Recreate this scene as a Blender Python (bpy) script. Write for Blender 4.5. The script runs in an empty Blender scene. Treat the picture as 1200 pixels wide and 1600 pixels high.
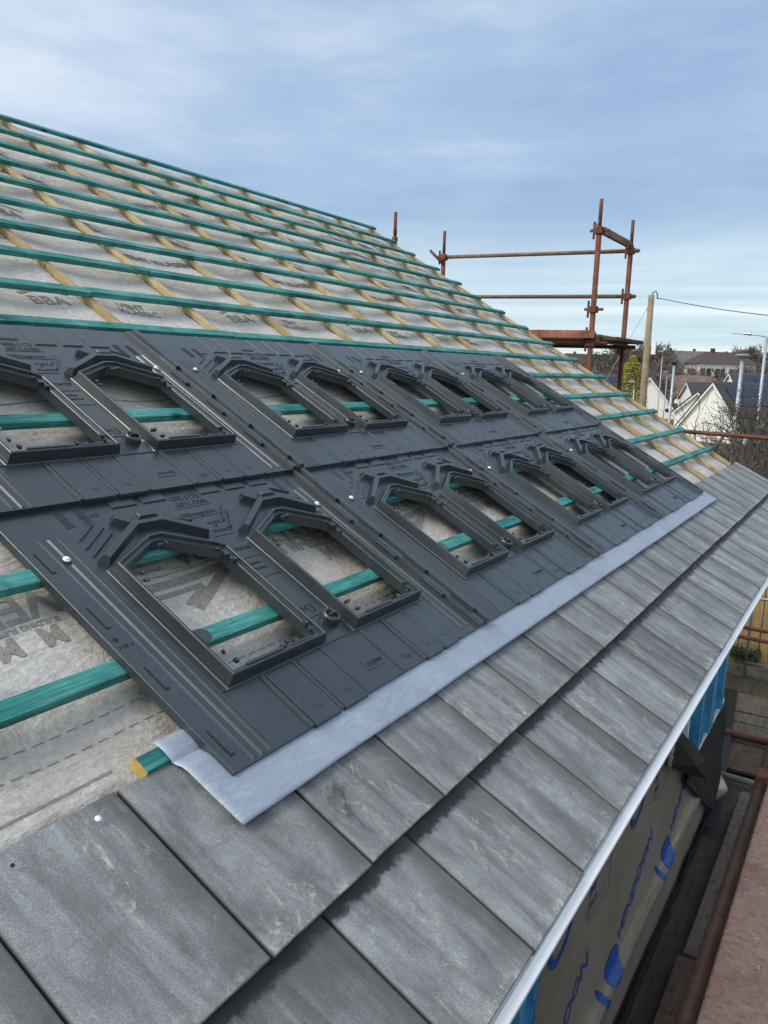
import bpy, math, random
from mathutils import Vector, Matrix, noise
from mathutils.geometry import tessellate_polygon
random.seed(11)
PI = math.pi
S = bpy.context.scene
COL = S.collection
# ------------------------------------------------------------------ camera
AL = math.radians(29.7)                       # roof pitch
SN, CS = math.sin(AL), math.cos(AL)
ZO = 3.6                                      # roof datum above the yard
FPX = 1292.83
CW = Vector((-0.3414, -1.0489, 0.8371 + ZO))
RW = ((0.51541054, -0.85627487, 0.03384247), (-0.13337825, -0.11916886, -0.9838745), (0.84649998, 0.50258544, -0.17562933))
cd = bpy.data.cameras.new('camera'); cam = bpy.data.objects.new('camera', cd); COL.objects.link(cam)
cd.sensor_fit = 'VERTICAL'; cd.sensor_height = 32.0; cd.lens = FPX / 1600 * 32.0
cd.clip_start = 0.02; cd.clip_end = 3000
m = Matrix(((RW[0][0], -RW[1][0], -RW[2][0]), (RW[0][1], -RW[1][1], -RW[2][1]), (RW[0][2], -RW[1][2], -RW[2][2])))
cam.matrix_world = Matrix.Translation(CW) @ m.to_4x4()
S.camera = cam
# ------------------------------------------------------------------ light
SUN_DIR = Vector((-0.60, 0.34, 0.74)).normalized()
W = bpy.data.worlds.new('World'); S.world = W; W.use_nodes = True
def world():
    nt = W.node_tree; N = nt.nodes; L = nt.links; N.clear()
    out = N.new('ShaderNodeOutputWorld')
    sky = N.new('ShaderNodeTexSky'); sky.sky_type = 'NISHITA'; sky.sun_disc = False
    sky.sun_elevation = math.asin(SUN_DIR.z); sky.sun_rotation = math.atan2(SUN_DIR.x, SUN_DIR.y)
    sky.air_density = 1.0; sky.dust_density = 1.2; sky.ozone_density = 1.5
    bg1 = N.new('ShaderNodeBackground'); bg1.inputs[1].default_value = 0.10; L.new(sky.outputs[0], bg1.inputs[0])
    tc = N.new('ShaderNodeTexCoord'); sep = N.new('ShaderNodeSeparateXYZ'); L.new(tc.outputs['Generated'], sep.inputs[0])
    def mth(op, a, b=None, clamp=False):
        n = N.new('ShaderNodeMath'); n.operation = op; n.use_clamp = clamp
        for i, v in enumerate((a, b)):
            if v is None: continue
            if isinstance(v, (int, float)): n.inputs[i].default_value = v
            else: L.new(v, n.inputs[i])
        return n.outputs[0]
    z = sep.outputs[2]
    den = mth('ADD', mth('MAXIMUM', z, 0.0), 0.16)
    cx = mth('DIVIDE', sep.outputs[0], den); cy = mth('DIVIDE', sep.outputs[1], den)
    cmb = N.new('ShaderNodeCombineXYZ'); L.new(cx, cmb.inputs[0]); L.new(cy, cmb.inputs[1])
    mp = N.new('ShaderNodeMapping'); mp.inputs['Scale'].default_value = (1.0, 1.0, 4.2)
    L.new(tc.outputs['Generated'], mp.inputs[0])
    def nz(sc, det, ro, dist=0.0, vec=None):
        n = N.new('ShaderNodeTexNoise'); n.inputs['Scale'].default_value = sc; n.inputs['Detail'].default_value = det
        n.inputs['Roughness'].default_value = ro; n.inputs['Distortion'].default_value = dist
        L.new(vec or mp.outputs[0], n.inputs['Vector']); return n.outputs[0]
    n1 = nz(1.25, 6, .55, .25); n2 = nz(4.2, 8, .62, .2)
    mix = mth('ADD', mth('MULTIPLY', n1, .72), mth('MULTIPLY', n2, .28))
    cr = N.new('ShaderNodeValToRGB'); L.new(mix, cr.inputs[0])
    e = cr.color_ramp.elements
    e[0].position = .40; e[0].color = (.275, .395, .575, 1)
    e[1].position = .62; e[1].color = (.56, .650, .745, 1)
    x = cr.color_ramp.elements.new(.50); x.color = (.360, .470, .645, 1)
    # towards the horizon the deck thins to pale streaks
    st = N.new('ShaderNodeMapping'); st.inputs['Scale'].default_value = (1.1, 1.1, 26); L.new(tc.outputs['Generated'], st.inputs[0])
    n3 = nz(1.5, 6, .55, .5, st.outputs[0])
    cr3 = N.new('ShaderNodeValToRGB'); L.new(n3, cr3.inputs[0]); e = cr3.color_ramp.elements
    e[0].position = .36; e[0].color = (.44, .60, .70, 1); e[1].position = .60; e[1].color = (.74, .83, .82, 1)
    hz = N.new('ShaderNodeMapRange'); hz.interpolation_type = 'SMOOTHSTEP'; hz.inputs['From Min'].default_value = .20; hz.inputs['From Max'].default_value = .03
    wz = mth('ADD', z, mth('MULTIPLY', mth('SUBTRACT', n3, .5), .12)); L.new(wz, hz.inputs[0])
    mx = N.new('ShaderNodeMixRGB'); L.new(hz.outputs[0], mx.inputs[0]); L.new(cr.outputs[0], mx.inputs[1]); L.new(cr3.outputs[0], mx.inputs[2])
    # thinner, brighter cloud on the sun's side
    vd = N.new('ShaderNodeVectorMath'); vd.operation = 'DOT_PRODUCT'; L.new(tc.outputs['Generated'], vd.inputs[0]); vd.inputs[1].default_value = SUN_DIR
    sb = N.new('ShaderNodeMapRange'); sb.interpolation_type = 'SMOOTHSTEP'; L.new(vd.outputs['Value'], sb.inputs[0])
    sb.inputs['From Min'].default_value = -.15; sb.inputs['From Max'].default_value = .75; sb.inputs['To Min'].default_value = 0; sb.inputs['To Max'].default_value = .62
    mx2 = N.new('ShaderNodeMixRGB'); L.new(sb.outputs[0], mx2.inputs[0]); L.new(mx.outputs[0], mx2.inputs[1]); mx2.inputs[2].default_value = (.84, .90, .94, 1)
    bg2 = N.new('ShaderNodeBackground'); bg2.inputs[1].default_value = 1.0; L.new(mx2.outputs[0], bg2.inputs[0])
    ms = N.new('ShaderNodeMixShader'); ms.inputs[0].default_value = .86
    L.new(bg1.outputs[0], ms.inputs[1]); L.new(bg2.outputs[0], ms.inputs[2]); L.new(ms.outputs[0], out.inputs[0])
world()
sl = bpy.data.lights.new('sun', 'SUN'); sl.energy = 1.9; sl.angle = math.radians(20); sl.color = (1.0, .95, .87)
so = bpy.data.objects.new('sun', sl); COL.objects.link(so); so.rotation_euler = SUN_DIR.to_track_quat('Z', 'Y').to_euler(); so.location = (0, 0, 30)
S.view_settings.view_transform = 'Standard'; S.view_settings.look = 'None'; S.view_settings.gamma = 1
S.view_settings.use_curve_mapping = False; S.view_settings.exposure = 0.38
S.render.engine = 'CYCLES'

# ------------------------------------------------------------------ helpers
def rw(u, v, z=0.0):                          # roof coordinates -> world
    return Vector((u, v * CS - z * SN, v * SN + z * CS + ZO))
ROOF_M = Matrix.Translation((0, 0, ZO)) @ Matrix.Rotation(AL, 4, 'X')
def at(px, py, X):                            # point of the plane x = X seen at a pixel (used to lay out far things)
    a = (px - 600) / FPX; b = (py - 800) / FPX
    q = Vector([RW[0][i] * a + RW[1][i] * b + RW[2][i] for i in range(3)])
    return CW + q * ((X - CW.x) / q.x)

class MB:
    def __init__(s): s.v = []; s.f = []; s.mi = []; s.cur = 0
    def face(s, idx): s.f.append(tuple(idx)); s.mi.append(s.cur)
    def add(s, vs): n = len(s.v); s.v += [tuple(p) for p in vs]; return n
    def box(s, x0, x1, y0, y1, z0, z1):
        n = s.add([(x0, y0, z0), (x1, y0, z0), (x1, y1, z0), (x0, y1, z0), (x0, y0, z1), (x1, y0, z1), (x1, y1, z1), (x0, y1, z1)])
        for q in ((0, 3, 2, 1), (4, 5, 6, 7), (0, 1, 5, 4), (1, 2, 6, 5), (2, 3, 7, 6), (3, 0, 4, 7)): s.face([n + i for i in q])
    def prism(s, poly, z0, z1, inset=0.0, bottom=True):
        top = offset(poly, inset) if inset else poly
        k = len(poly); n = s.add([(p[0], p[1], z0) for p in poly]); m_ = s.add([(p[0], p[1], z1) for p in top])
        for i in range(k): j = (i + 1) % k; s.face([n + i, n + j, m_ + j, m_ + i])
        s.face([m_ + i for i in range(k)])
        if bottom: s.face([n + i for i in reversed(range(k))])
    def bar(s, pts, w, z0, z1, taper=0.0):     # bar along a 2D polyline, mitred
        k = len(pts); Lf = []; Rt = []; Lt = []; Rr = []
        for i, p in enumerate(pts):
            p = Vector(p)
            d1 = (p - Vector(pts[i - 1])).normalized() if i > 0 else None
            d2 = (Vector(pts[i + 1]) - p).normalized() if i < k - 1 else None
            d = ((d1 or d2) + (d2 or d1)).normalized(); n = Vector((-d.y, d.x))
            c = 1 / max(.3, d.dot(d1 or d2))
            e = Vector((0, 0))
            if i == 0: e = d * taper
            if i == k - 1: e = -d * taper
            Lf.append(p + n * w / 2 * c); Rt.append(p - n * w / 2 * c)
            Lt.append(p + e + n * (w / 2 - taper) * c); Rr.append(p + e - n * (w / 2 - taper) * c)
        rows = []
        for A, z in ((Rt, z0), (Rr, z1), (Lt, z1), (Lf, z0)): rows.append(s.add([(q.x, q.y, z) for q in A]))
        for i in range(k - 1):
            for a, b in ((0, 1), (1, 2), (2, 3)): s.face([rows[a] + i, rows[a] + i + 1, rows[b] + i + 1, rows[b] + i])
        s.face([rows[0], rows[1], rows[2], rows[3]]); s.face([r + k - 1 for r in reversed(rows)])
    def tube(s, pts, r, n=10, r2=None, cap=True):
        pts = [Vector(p) for p in pts]; K = len(pts); prev = None; rings = []
        for i, p in enumerate(pts):
            d = (pts[min(i + 1, K - 1)] - pts[max(i - 1, 0)]).normalized()
            if prev is None: a = d.orthogonal().normalized()
            else: a = (prev - d * prev.dot(d)).normalized()
            prev = a; b = d.cross(a)
            rr = r if r2 is None else r + (r2 - r) * i / (K - 1)
            rings.append(s.add([p + (a * math.cos(t) + b * math.sin(t)) * rr for t in [2 * math.pi * j / n for j in range(n)]]))
        for i in range(K - 1):
            for j in range(n): k = (j + 1) % n; s.face([rings[i] + j, rings[i] + k, rings[i + 1] + k, rings[i + 1] + j])
        if cap: s.face([rings[0] + j for j in reversed(range(n))]); s.face([rings[-1] + j for j in range(n)])
    def lathe(s, prof, c, n=16):
        rows = [s.add([(c[0] + r * math.cos(2 * math.pi * j / n), c[1] + r * math.sin(2 * math.pi * j / n), c[2] + z) for j in range(n)]) for r, z in prof]
        for a, b in zip(rows, rows[1:]):
            for j in range(n): k = (j + 1) % n; s.face([a + j, a + k, b + k, b + j])
        s.face([rows[-1] + j for j in range(n)])
    def grid(s, fn, nu, nv):
        n = s.add([fn(i / nu, j / nv) for j in range(nv + 1) for i in range(nu + 1)]); w = nu + 1
        for j in range(nv):
            for i in range(nu): a = n + j * w + i; s.face([a, a + 1, a + w + 1, a + w])
    def mesh(s, name, mats, smooth=False):
        me = bpy.data.meshes.new(name); me.from_pydata(s.v, [], s.f)
        for mt in (mats if isinstance(mats, (list, tuple)) else [mats]): me.materials.append(mt)
        if any(s.mi): me.polygons.foreach_set('material_index', s.mi)
        if smooth: me.polygons.foreach_set('use_smooth', [True] * len(me.polygons))
        me.update(); return me
    def build(s, name, mats, parent=None, smooth=False, M=None):
        return link(name, s.mesh(name, mats, smooth), parent, M)
def offset(poly, d):                          # inward offset of a counter-clockwise polygon
    k = len(poly); out = []
    for i in range(k):
        a, b, c = Vector(poly[i - 1][:2]), Vector(poly[i][:2]), Vector(poly[(i + 1) % k][:2])
        e1 = (b - a).normalized(); e2 = (c - b).normalized()
        n1 = Vector((-e1.y, e1.x)); n2 = Vector((-e2.y, e2.x)); n = (n1 + n2).normalized()
        out.append(tuple(b + n * d / max(.35, n.dot(n1))))
    return out
def link(name, me, parent=None, M=None):
    o = bpy.data.objects.new(name, me); COL.objects.link(o)
    if parent: o.parent = parent
    if M is not None: o.matrix_local = M
    return o
def tag(o, label=None, cat=None, group=None, kind=None):
    if label: o['label'] = label
    if cat: o['category'] = cat
    if group: o['group'] = group
    if kind: o['kind'] = kind
    return o
def empty(name, loc=(0, 0, 0), M=None, parent=None):
    o = bpy.data.objects.new(name, None); COL.objects.link(o); o.empty_display_size = .1
    if parent: o.parent = parent
    if M is not None: o.matrix_local = M
    else: o.location = loc
    return o
KIDS = {}
def copy_tree(o, parent=None):
    c = o.copy(); COL.objects.link(c)
    if parent: c.parent = parent
    for ch in KIDS.get(o.name, []): copy_tree(ch, c)
    return c
def bevel(o, w=.003, seg=2):
    b = o.modifiers.new('bevel', 'BEVEL'); b.width = w; b.segments = seg; b.limit_method = 'ANGLE'; b.angle_limit = math.radians(35); return o
_txt = {}
def text_mesh(body, size, depth=.0005, spacing=1.0, shear=0.0, bold=0.0):
    key = (body, size, depth, spacing, shear, bold)
    if key not in _txt:
        c = bpy.data.curves.new('lettering', 'FONT'); c.body = body; c.size = size; c.extrude = depth; c.space_character = spacing
        c.shear = shear; c.offset = bold; c.resolution_u = 3; c.align_x = 'LEFT'
        o = bpy.data.objects.new('lettering', c); COL.objects.link(o)
        bpy.context.view_layer.update()
        me = bpy.data.meshes.new_from_object(o.evaluated_get(bpy.context.evaluated_depsgraph_get()))
        bpy.data.objects.remove(o); _txt[key] = me
    return _txt[key]
def text_into(mb, body, size, x, y, z, depth=.0008, rot=0.0, **k):
    me = text_mesh(body, size, depth, **k)
    R_ = Matrix.Translation((x, y, z)) @ Matrix.Rotation(rot, 4, 'Z')
    n = mb.add([R_ @ v.co for v in me.vertices])
    for p in me.polygons: mb.face([n + i for i in p.vertices])

# ------------------------------------------------------------------ materials
class NT:
    def __init__(s, name):
        s.m = bpy.data.materials.new(name); s.m.use_nodes = True; s.t = s.m.node_tree; s.N = s.t.nodes; s.L = s.t.links
        s.b = s.N['Principled BSDF']
    def pos(s, kind='world', scale=(1, 1, 1), rot=(0, 0, 0), rnd=0.0):
        if kind == 'world': o = s.N.new('ShaderNodeNewGeometry').outputs['Position']
        else: o = s.N.new('ShaderNodeTexCoord').outputs['Object']
        if rnd:
            oi = s.N.new('ShaderNodeObjectInfo'); vm = s.N.new('ShaderNodeVectorMath'); vm.operation = 'MULTIPLY_ADD'
            cb = s.N.new('ShaderNodeCombineXYZ')
            for i in range(3): s.L.new(oi.outputs['Random'], cb.inputs[i])
            s.L.new(cb.outputs[0], vm.inputs[0]); vm.inputs[1].default_value = (rnd, rnd * 1.7, rnd * .6); s.L.new(o, vm.inputs[2]); o = vm.outputs[0]
        mp = s.N.new('ShaderNodeMapping'); mp.inputs['Scale'].default_value = scale; mp.inputs['Rotation'].default_value = rot
        s.L.new(o, mp.inputs[0]); return mp.outputs[0]
    def noise(s, vec, sc, det=4, ro=.55, dist=0.0, col=False):
        n = s.N.new('ShaderNodeTexNoise'); n.inputs['Scale'].default_value = sc; n.inputs['Detail'].default_value = det
        n.inputs['Roughness'].default_value = ro; n.inputs['Distortion'].default_value = dist; s.L.new(vec, n.inputs['Vector'])
        return n.outputs[1 if col else 0]
    def ramp(s, fac, stops):
        r = s.N.new('ShaderNodeValToRGB'); s.L.new(fac, r.inputs[0]); el = r.color_ramp.elements
        while len(el) < len(stops): el.new(.5)
        for e, (p, c) in zip(el, stops): e.position = p; e.color = (c, c, c, 1) if isinstance(c, (int, float)) else (*c, 1)
        return r.outputs[0]
    def mix(s, fac, a, b, mode='MIX'):
        n = s.N.new('ShaderNodeMixRGB'); n.blend_type = mode
        for i, v in enumerate((fac, a, b)):
            if isinstance(v, (int, float)): n.inputs[i].default_value = v if i == 0 else (v, v, v, 1)
            elif isinstance(v, tuple): n.inputs[i].default_value = (*v, 1)
            else: s.L.new(v, n.inputs[i])
        return n.outputs[0]
    def math(s, op, a, b=0.0, clamp=False):
        n = s.N.new('ShaderNodeMath'); n.operation = op; n.use_clamp = clamp
        for i, v in enumerate((a, b)):
            if isinstance(v, (int, float)): n.inputs[i].default_value = v
            else: s.L.new(v, n.inputs[i])
        return n.outputs[0]
    def sep(s, vec, i):
        n = s.N.new('ShaderNodeSeparateXYZ'); s.L.new(vec, n.inputs[0]); return n.outputs[i]
    def rnd(s): return s.N.new('ShaderNodeObjectInfo').outputs['Random']
    def set(s, color=None, rough=None, metal=None, spec=None, bump=None, bs=.3, bd=.01, **kw):
        for k, v in (('Base Color', color), ('Roughness', rough), ('Metallic', metal), ('Specular IOR Level', spec)):
            if v is None: continue
            if isinstance(v, tuple): s.b.inputs[k].default_value = (*v, 1)
            elif isinstance(v, (int, float)): s.b.inputs[k].default_value = v
            else: s.L.new(v, s.b.inputs[k])
        if bump is not None:
            n = s.N.new('ShaderNodeBump'); n.inputs['Strength'].default_value = bs; n.inputs['Distance'].default_value = bd
            s.L.new(bump, n.inputs['Height']); s.L.new(n.outputs[0], s.b.inputs['Normal'])
        for k, v in kw.items():
            s.b.inputs[k.replace('_', ' ')].default_value = v
        return s.m
def simple(name, c, rough=.6, metal=0.0, var=.25, sc=6.0, bump=.15, bd=.004, **k):
    t = NT(name); p = t.pos('world'); n = t.noise(p, sc, 6, .6)
    col = t.mix(1, t.mix(0, c, c), t.ramp(n, [(.3, 1 - var), (.7, 1 + var * .6)]), 'MULTIPLY')
    return t.set(col, rough, metal, bump=t.noise(p, sc * 6, 4), bs=bump, bd=bd, **k)
M = {}
def tile_mat(t_key, head):
    t = NT('concrete_roof_tile'); p = t.pos('world'); lo = t.pos('obj', rnd=23.0); raw = t.pos('obj')
    r = t.rnd()
    stx = t.noise(t.pos('obj', (8.5, 1.8, 1), rnd=19.0), 1.2, 7, .68, .8)
    fine = t.noise(p, 330, 3, .7); mid = t.noise(lo, 9, 7, .65, .4); wh = t.noise(t.pos('obj', (4.0, 2.2, 1), rnd=51.0, rot=(0, 0, .5)), 6, 9, .78, 1.6)
    c = t.mix(t.ramp(stx, [(.34, 0), (.60, 1)]), (.125, .125, .122), (.37, .38, .375))
    c = t.mix(t.ramp(mid, [(.48, 0), (.68, .65)]), c, (.12, .118, .112))
    c = t.mix(t.ramp(fine, [(.38, .55), (.62, 0)]), c, (.09, .09, .095))
    c = t.mix(t.ramp(fine, [(.62, 0), (.72, .45)]), c, (.50, .50, .50))
    gate = t.ramp(t.noise(lo, 3.1, 3, .5), [(.47, 0), (.56, 1)])
    c = t.mix(t.math('MULTIPLY', t.ramp(wh, [(.55, 0), (.64, .65)]), gate), c, (.58, .54, .45))
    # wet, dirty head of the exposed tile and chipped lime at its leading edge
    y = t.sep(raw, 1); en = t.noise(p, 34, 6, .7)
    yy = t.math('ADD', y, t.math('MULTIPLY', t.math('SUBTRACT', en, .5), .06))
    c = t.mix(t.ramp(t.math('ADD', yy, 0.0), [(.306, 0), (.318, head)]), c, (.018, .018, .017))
    lead_ = t.math('MULTIPLY', t.ramp(t.math('SUBTRACT', yy, 0.0), [(.0, 1), (.035, 0)]), t.ramp(t.noise(p, 22, 7, .75), [(.50, 0), (.60, .75)]))
    c = t.mix(lead_, c, (.48, .46, .42))
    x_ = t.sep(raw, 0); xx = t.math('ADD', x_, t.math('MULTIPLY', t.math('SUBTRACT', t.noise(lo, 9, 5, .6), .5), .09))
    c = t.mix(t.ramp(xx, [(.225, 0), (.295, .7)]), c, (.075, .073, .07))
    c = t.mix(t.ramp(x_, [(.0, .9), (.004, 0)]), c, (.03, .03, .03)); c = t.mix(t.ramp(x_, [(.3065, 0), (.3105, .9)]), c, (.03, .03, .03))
    c = t.mix(t.ramp(t.sep(raw, 2), [(-.006, 0), (-.003, 0)]), c, c)
    c = t.mix(t.math('MULTIPLY', t.ramp(t.noise(t.pos('obj', rnd=71.0), 5.5, 6, .68, .5), [(.61, 0), (.68, .75)]), t.ramp(t.noise(t.pos('obj', (1, .4, 1), rnd=71.0), 60, 4, .7), [(.42, 0), (.58, 1)])), c, (.045, .044, .042))
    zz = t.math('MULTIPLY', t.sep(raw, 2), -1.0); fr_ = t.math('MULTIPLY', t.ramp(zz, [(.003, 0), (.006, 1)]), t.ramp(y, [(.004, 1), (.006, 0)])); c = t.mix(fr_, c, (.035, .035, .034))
    c = t.mix(1.0, c, t.ramp(r, [(0, .82), (1, 1.14)]), 'MULTIPLY')
    M[t_key] = t.set(c, t.ramp(mid, [(.3, .72), (.7, .48)]), 0, .45, bump=t.math('ADD', fine, t.math('MULTIPLY', mid, 1.2)), bs=.4, bd=.004)
def mats():
    # black moulded plastic, a film of dust and faint mould flow
    t = NT('moulded_black_plastic'); p = t.pos('world')
    n = t.noise(p, 3.2, 6, .6, .4); n2 = t.noise(p, 60, 5, .6); n3 = t.noise(t.pos('world', (1, 1, 1)), 420, 2)
    c = t.mix(t.ramp(n, [(.35, 0), (.7, 1)]), (.015, .021, .025), (.027, .037, .042))
    c = t.mix(t.ramp(n2, [(.62, 0), (.80, .35)]), c, (.10, .105, .11))
    sc_ = t.noise(t.pos('world', (1, 2.2, 2.2), (0, 0, .7)), 11, 8, .75, 1.2); dg = t.noise(p, 1.9, 4, .6)
    c = t.mix(t.math('MULTIPLY', t.ramp(sc_, [(.54, 0), (.70, .55)]), t.ramp(dg, [(.40, 0), (.60, 1)])), c, (.085, .088, .088))
    rg = t.math('ADD', t.math('MULTIPLY', n, .30), t.math('ADD', t.math('MULTIPLY', n2, .14), .12))
    M['plastic'] = t.set(c, rg, 0, .9, bump=t.math('ADD', t.math('MULTIPLY', n3, .15), n), bs=.10, bd=.012)
    t = NT('black_plastic_lettering'); M['emboss'] = t.set((.013, .016, .020), .5, 0, .35)
    # teal treated batten
    def wood(name, base, dark, light, along='x', knots=True):
        t = NT(name)
        sc = (1.2, 22, 22) if along == 'x' else (22, 1.2, 22)
        p = t.pos('obj', sc, rnd=37.0); p0 = t.pos('obj', (1, 1, 1), rnd=37.0)
        g = t.noise(p, 2.2, 7, .65, .8); b = t.noise(p0, 3.0, 5, .6, .3); s_ = t.noise(p0, 14, 4, .6)
        c = t.mix(t.ramp(g, [(.36, 0), (.60, 1)]), dark, base)
        c = t.mix(t.ramp(b, [(.42, 0), (.62, .85)]), c, light); b2 = t.noise(t.pos('obj', (.8, 3, 3), rnd=91.0), 4.5, 6, .7, .5); c = t.mix(t.ramp(b2, [(.52, 0), (.66, .75)]), c, dark)
        c = t.mix(t.ramp(s_, [(.60, 0), (.74, .6)]), c, tuple(x * .45 for x in dark))
        fg = t.noise(t.pos('obj', (2.5, 90, 90) if along == 'x' else (90, 2.5, 90), rnd=5.0), 2.0, 4, .7); c = t.mix(t.ramp(fg, [(.44, .55), (.58, 0)]), c, dark)
        if knots:
            v = t.N.new('ShaderNodeTexVoronoi'); v.inputs['Scale'].default_value = 3.4; t.L.new(t.pos('obj', (1, 2.2, 2.2) if along == 'x' else (2.2, 1, 2.2), rnd=11.0), v.inputs['Vector'])
            c = t.mix(t.ramp(v.outputs['Distance'], [(.05, .85), (.13, 0)]), c, tuple(x * .35 for x in dark))
        return t.set(c, .62, 0, .35, bump=g, bs=.35, bd=.004)
    M['teal'] = wood('teal_treated_timber', (.040, .275, .236), (.010, .095, .086), (.115, .42, .375))
    M['teal_end'] = simple('sawn_batten_end', (.55, .36, .10), .8, sc=60)
    M['yellow'] = wood('yellow_treated_timber', (.52, .390, .175), (.30, .21, .085), (.66, .54, .30), 'y')
    # breathable underlay, fibrous and stained
    t = NT('roofing_underlay'); p = t.pos('obj')
    a = t.noise(p, 2.1, 7, .62, .8); f = t.noise(p, 60, 8, .72, .5); st = t.noise(p, 7, 6, .6, .4); fine = t.noise(p, 260, 3, .6)
    c = t.mix(t.ramp(f, [(.3, 0), (.7, 1)]), (.415, .39, .352), (.72, .69, .65))
    c = t.mix(t.ramp(a, [(.42, 0), (.72, .75)]), c, (.42, .345, .265))
    c = t.mix(t.ramp(st, [(.56, 0), (.80, .55)]), c, (.22, .195, .16))
    c = t.mix(t.ramp(fine, [(.62, 0), (.72, .28)]), c, (.17, .155, .13))
    wr = t.noise(t.pos('obj', (1.4, 3, 1)), 3.0, 5, .6, .6)
    M['underlay'] = t.set(c, .85, 0, .25, bump=t.math('ADD', t.math('MULTIPLY', wr, 1.4), t.math('MULTIPLY', f, .25)), bs=.8, bd=.022)
    t = NT('underlay_print'); p = t.pos('world'); f = t.noise(p, 70, 6, .7)
    M['print'] = t.set(t.mix(t.ramp(f, [(.35, 0), (.7, 1)]), (.16, .14, .118), (.32, .295, .26)), .85)
    t = NT('underlay_print_faded'); f = t.noise(t.pos('world'), 70, 6, .7)
    M['print2'] = t.set(t.mix(t.ramp(f, [(.35, 0), (.7, 1)]), (.20, .18, .155), (.34, .315, .28)), .85)
    # concrete roof tile
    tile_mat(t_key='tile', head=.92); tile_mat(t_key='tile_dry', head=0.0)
    # lead
    t = NT('lead_flashing'); p = t.pos('world'); a = t.noise(p, 5, 6, .6, .8); b = t.noise(t.pos('world', (1, 5, 5)), 26, 7, .7, .6); s_ = t.noise(p, 3, 5, .6)
    c = t.mix(t.ramp(a, [(.3, 0), (.7, 1)]), (.265, .305, .365), (.355, .40, .47))
    c = t.mix(t.ramp(b, [(.48, 0), (.74, .6)]), c, (.48, .525, .59))
    c = t.mix(t.ramp(s_, [(.58, 0), (.75, .45)]), c, (.27, .30, .35))
    M['lead'] = t.set(c, .48, .25, .5, bump=a, bs=.35, bd=.02)
    # foil membrane
    t = NT('reflective_foil'); p = t.pos('world'); w = t.noise(t.pos('world', (.6, 1, 3.5)), 2.0, 6, .6, 1.2); f = t.noise(p, 90, 4, .7); big = t.noise(p, .9, 4)
    c = t.mix(t.ramp(big, [(.35, 0), (.65, 1)]), (.40, .33, .255), (.52, .47, .37))
    c = t.mix(t.ramp(f, [(.66, 0), (.80, .3)]), c, (.6, .6, .56))
    M['foil'] = t.set(c, .33, .5, .5, bump=t.math('ADD', w, t.math('MULTIPLY', f, .06)), bs=.5, bd=.03)
    t = NT('blue_ink'); M['ink'] = t.set((.010, .075, .34), .45)
    t = NT('faded_blue_ink'); M['ink2'] = t.set((.045, .055, .18), .5)
    t = NT('blue_protective_film'); p = t.pos('world', (1, 1, .35)); w = t.noise(p, 9, 6, .65, 1.4)
    c = t.mix(t.ramp(w, [(.40, 0), (.68, 1)]), (.006, .15, .40), (.05, .42, .74))
    M['film'] = t.set(c, .16, 0, .7, bump=w, bs=.8, bd=.05)
    t = NT('blue_film_over_frame'); w = t.noise(t.pos('world', (1, 1, .35)), 9, 6, .65, 1.4)
    M['film2'] = t.set(t.mix(t.ramp(w, [(.35, 0), (.7, 1)]), (.05, .30, .50), (.13, .47, .68)), .25, 0, .6, bump=w, bs=.6, bd=.03)
    M['white'] = simple('white_paint', (.90, .90, .88), .45, var=.06, sc=9, bump=.1)
    M['dpm'] = simple('black_damp_membrane', (.006, .006, .0065), .62, var=.3, sc=5, bump=.6, bd=.02)
    M['foam'] = simple('expanding_foam', (.62, .58, .33), .85, var=.2, sc=30, bump=1.0, bd=.02)
    # rusty scaffold steel
    t = NT('rusty_painted_steel'); p = t.pos('world'); a = t.noise(p, 7, 8, .7, .6); b = t.noise(p, 38, 6, .7)
    c = t.mix(t.ramp(a, [(.35, 0), (.65, 1)]), (.105, .042, .028), (.215, .085, .055))
    c = t.mix(t.ramp(b, [(.58, 0), (.72, .7)]), c, (.055, .028, .02))
    M['rust'] = t.set(c, .75, .15, .4, bump=b, bs=.5, bd=.004)
    t = NT('rusty_brown_tube'); p = t.pos('world'); a = t.noise(p, 9, 8, .7, .6); b = t.noise(p, 46, 6, .7)
    c = t.mix(t.ramp(a, [(.35, 0), (.65, 1)]), (.16, .085, .05), (.30, .19, .13))
    c = t.mix(t.ramp(b, [(.60, 0), (.70, .7)]), c, (.42, .38, .33))
    M['rust2'] = t.set(c, .7, .2, .4, bump=b, bs=.4, bd=.003)
    M['redboard'] = simple('faded_red_board', (.36, .135, .085), .8, var=.6, sc=9, bump=.4)
    M['darktube'] = simple('dark_rusty_tube', (.085, .045, .034), .6, .2, var=.5, sc=12, bump=.4)
    # gritty pinkish scaffold plank
    t = NT('gritty_pink_board'); p = t.pos('world'); a = t.noise(p, 5, 6, .6, .4); b = t.noise(p, 55, 7, .75); 
    v = t.N.new('ShaderNodeTexVoronoi'); v.inputs['Scale'].default_value = 22; t.L.new(p, v.inputs['Vector'])
    c = t.mix(t.ramp(a, [(.3, 0), (.7, 1)]), (.165, .098, .076), (.28, .19, .155))
    c = t.mix(t.ramp(b, [(.48, 0), (.64, .75)]), c, (.11, .068, .055))
    c = t.mix(t.ramp(t.noise(p, 90, 3), [(.68, 0), (.73, .7)]), c, (.5, .46, .4))
    M['pink'] = t.set(c, .7, 0, .35, bump=t.math('ADD', t.ramp(v.outputs['Distance'], [(.0, 1), (.35, 0)]), b), bs=.9, bd=.010)
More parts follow.
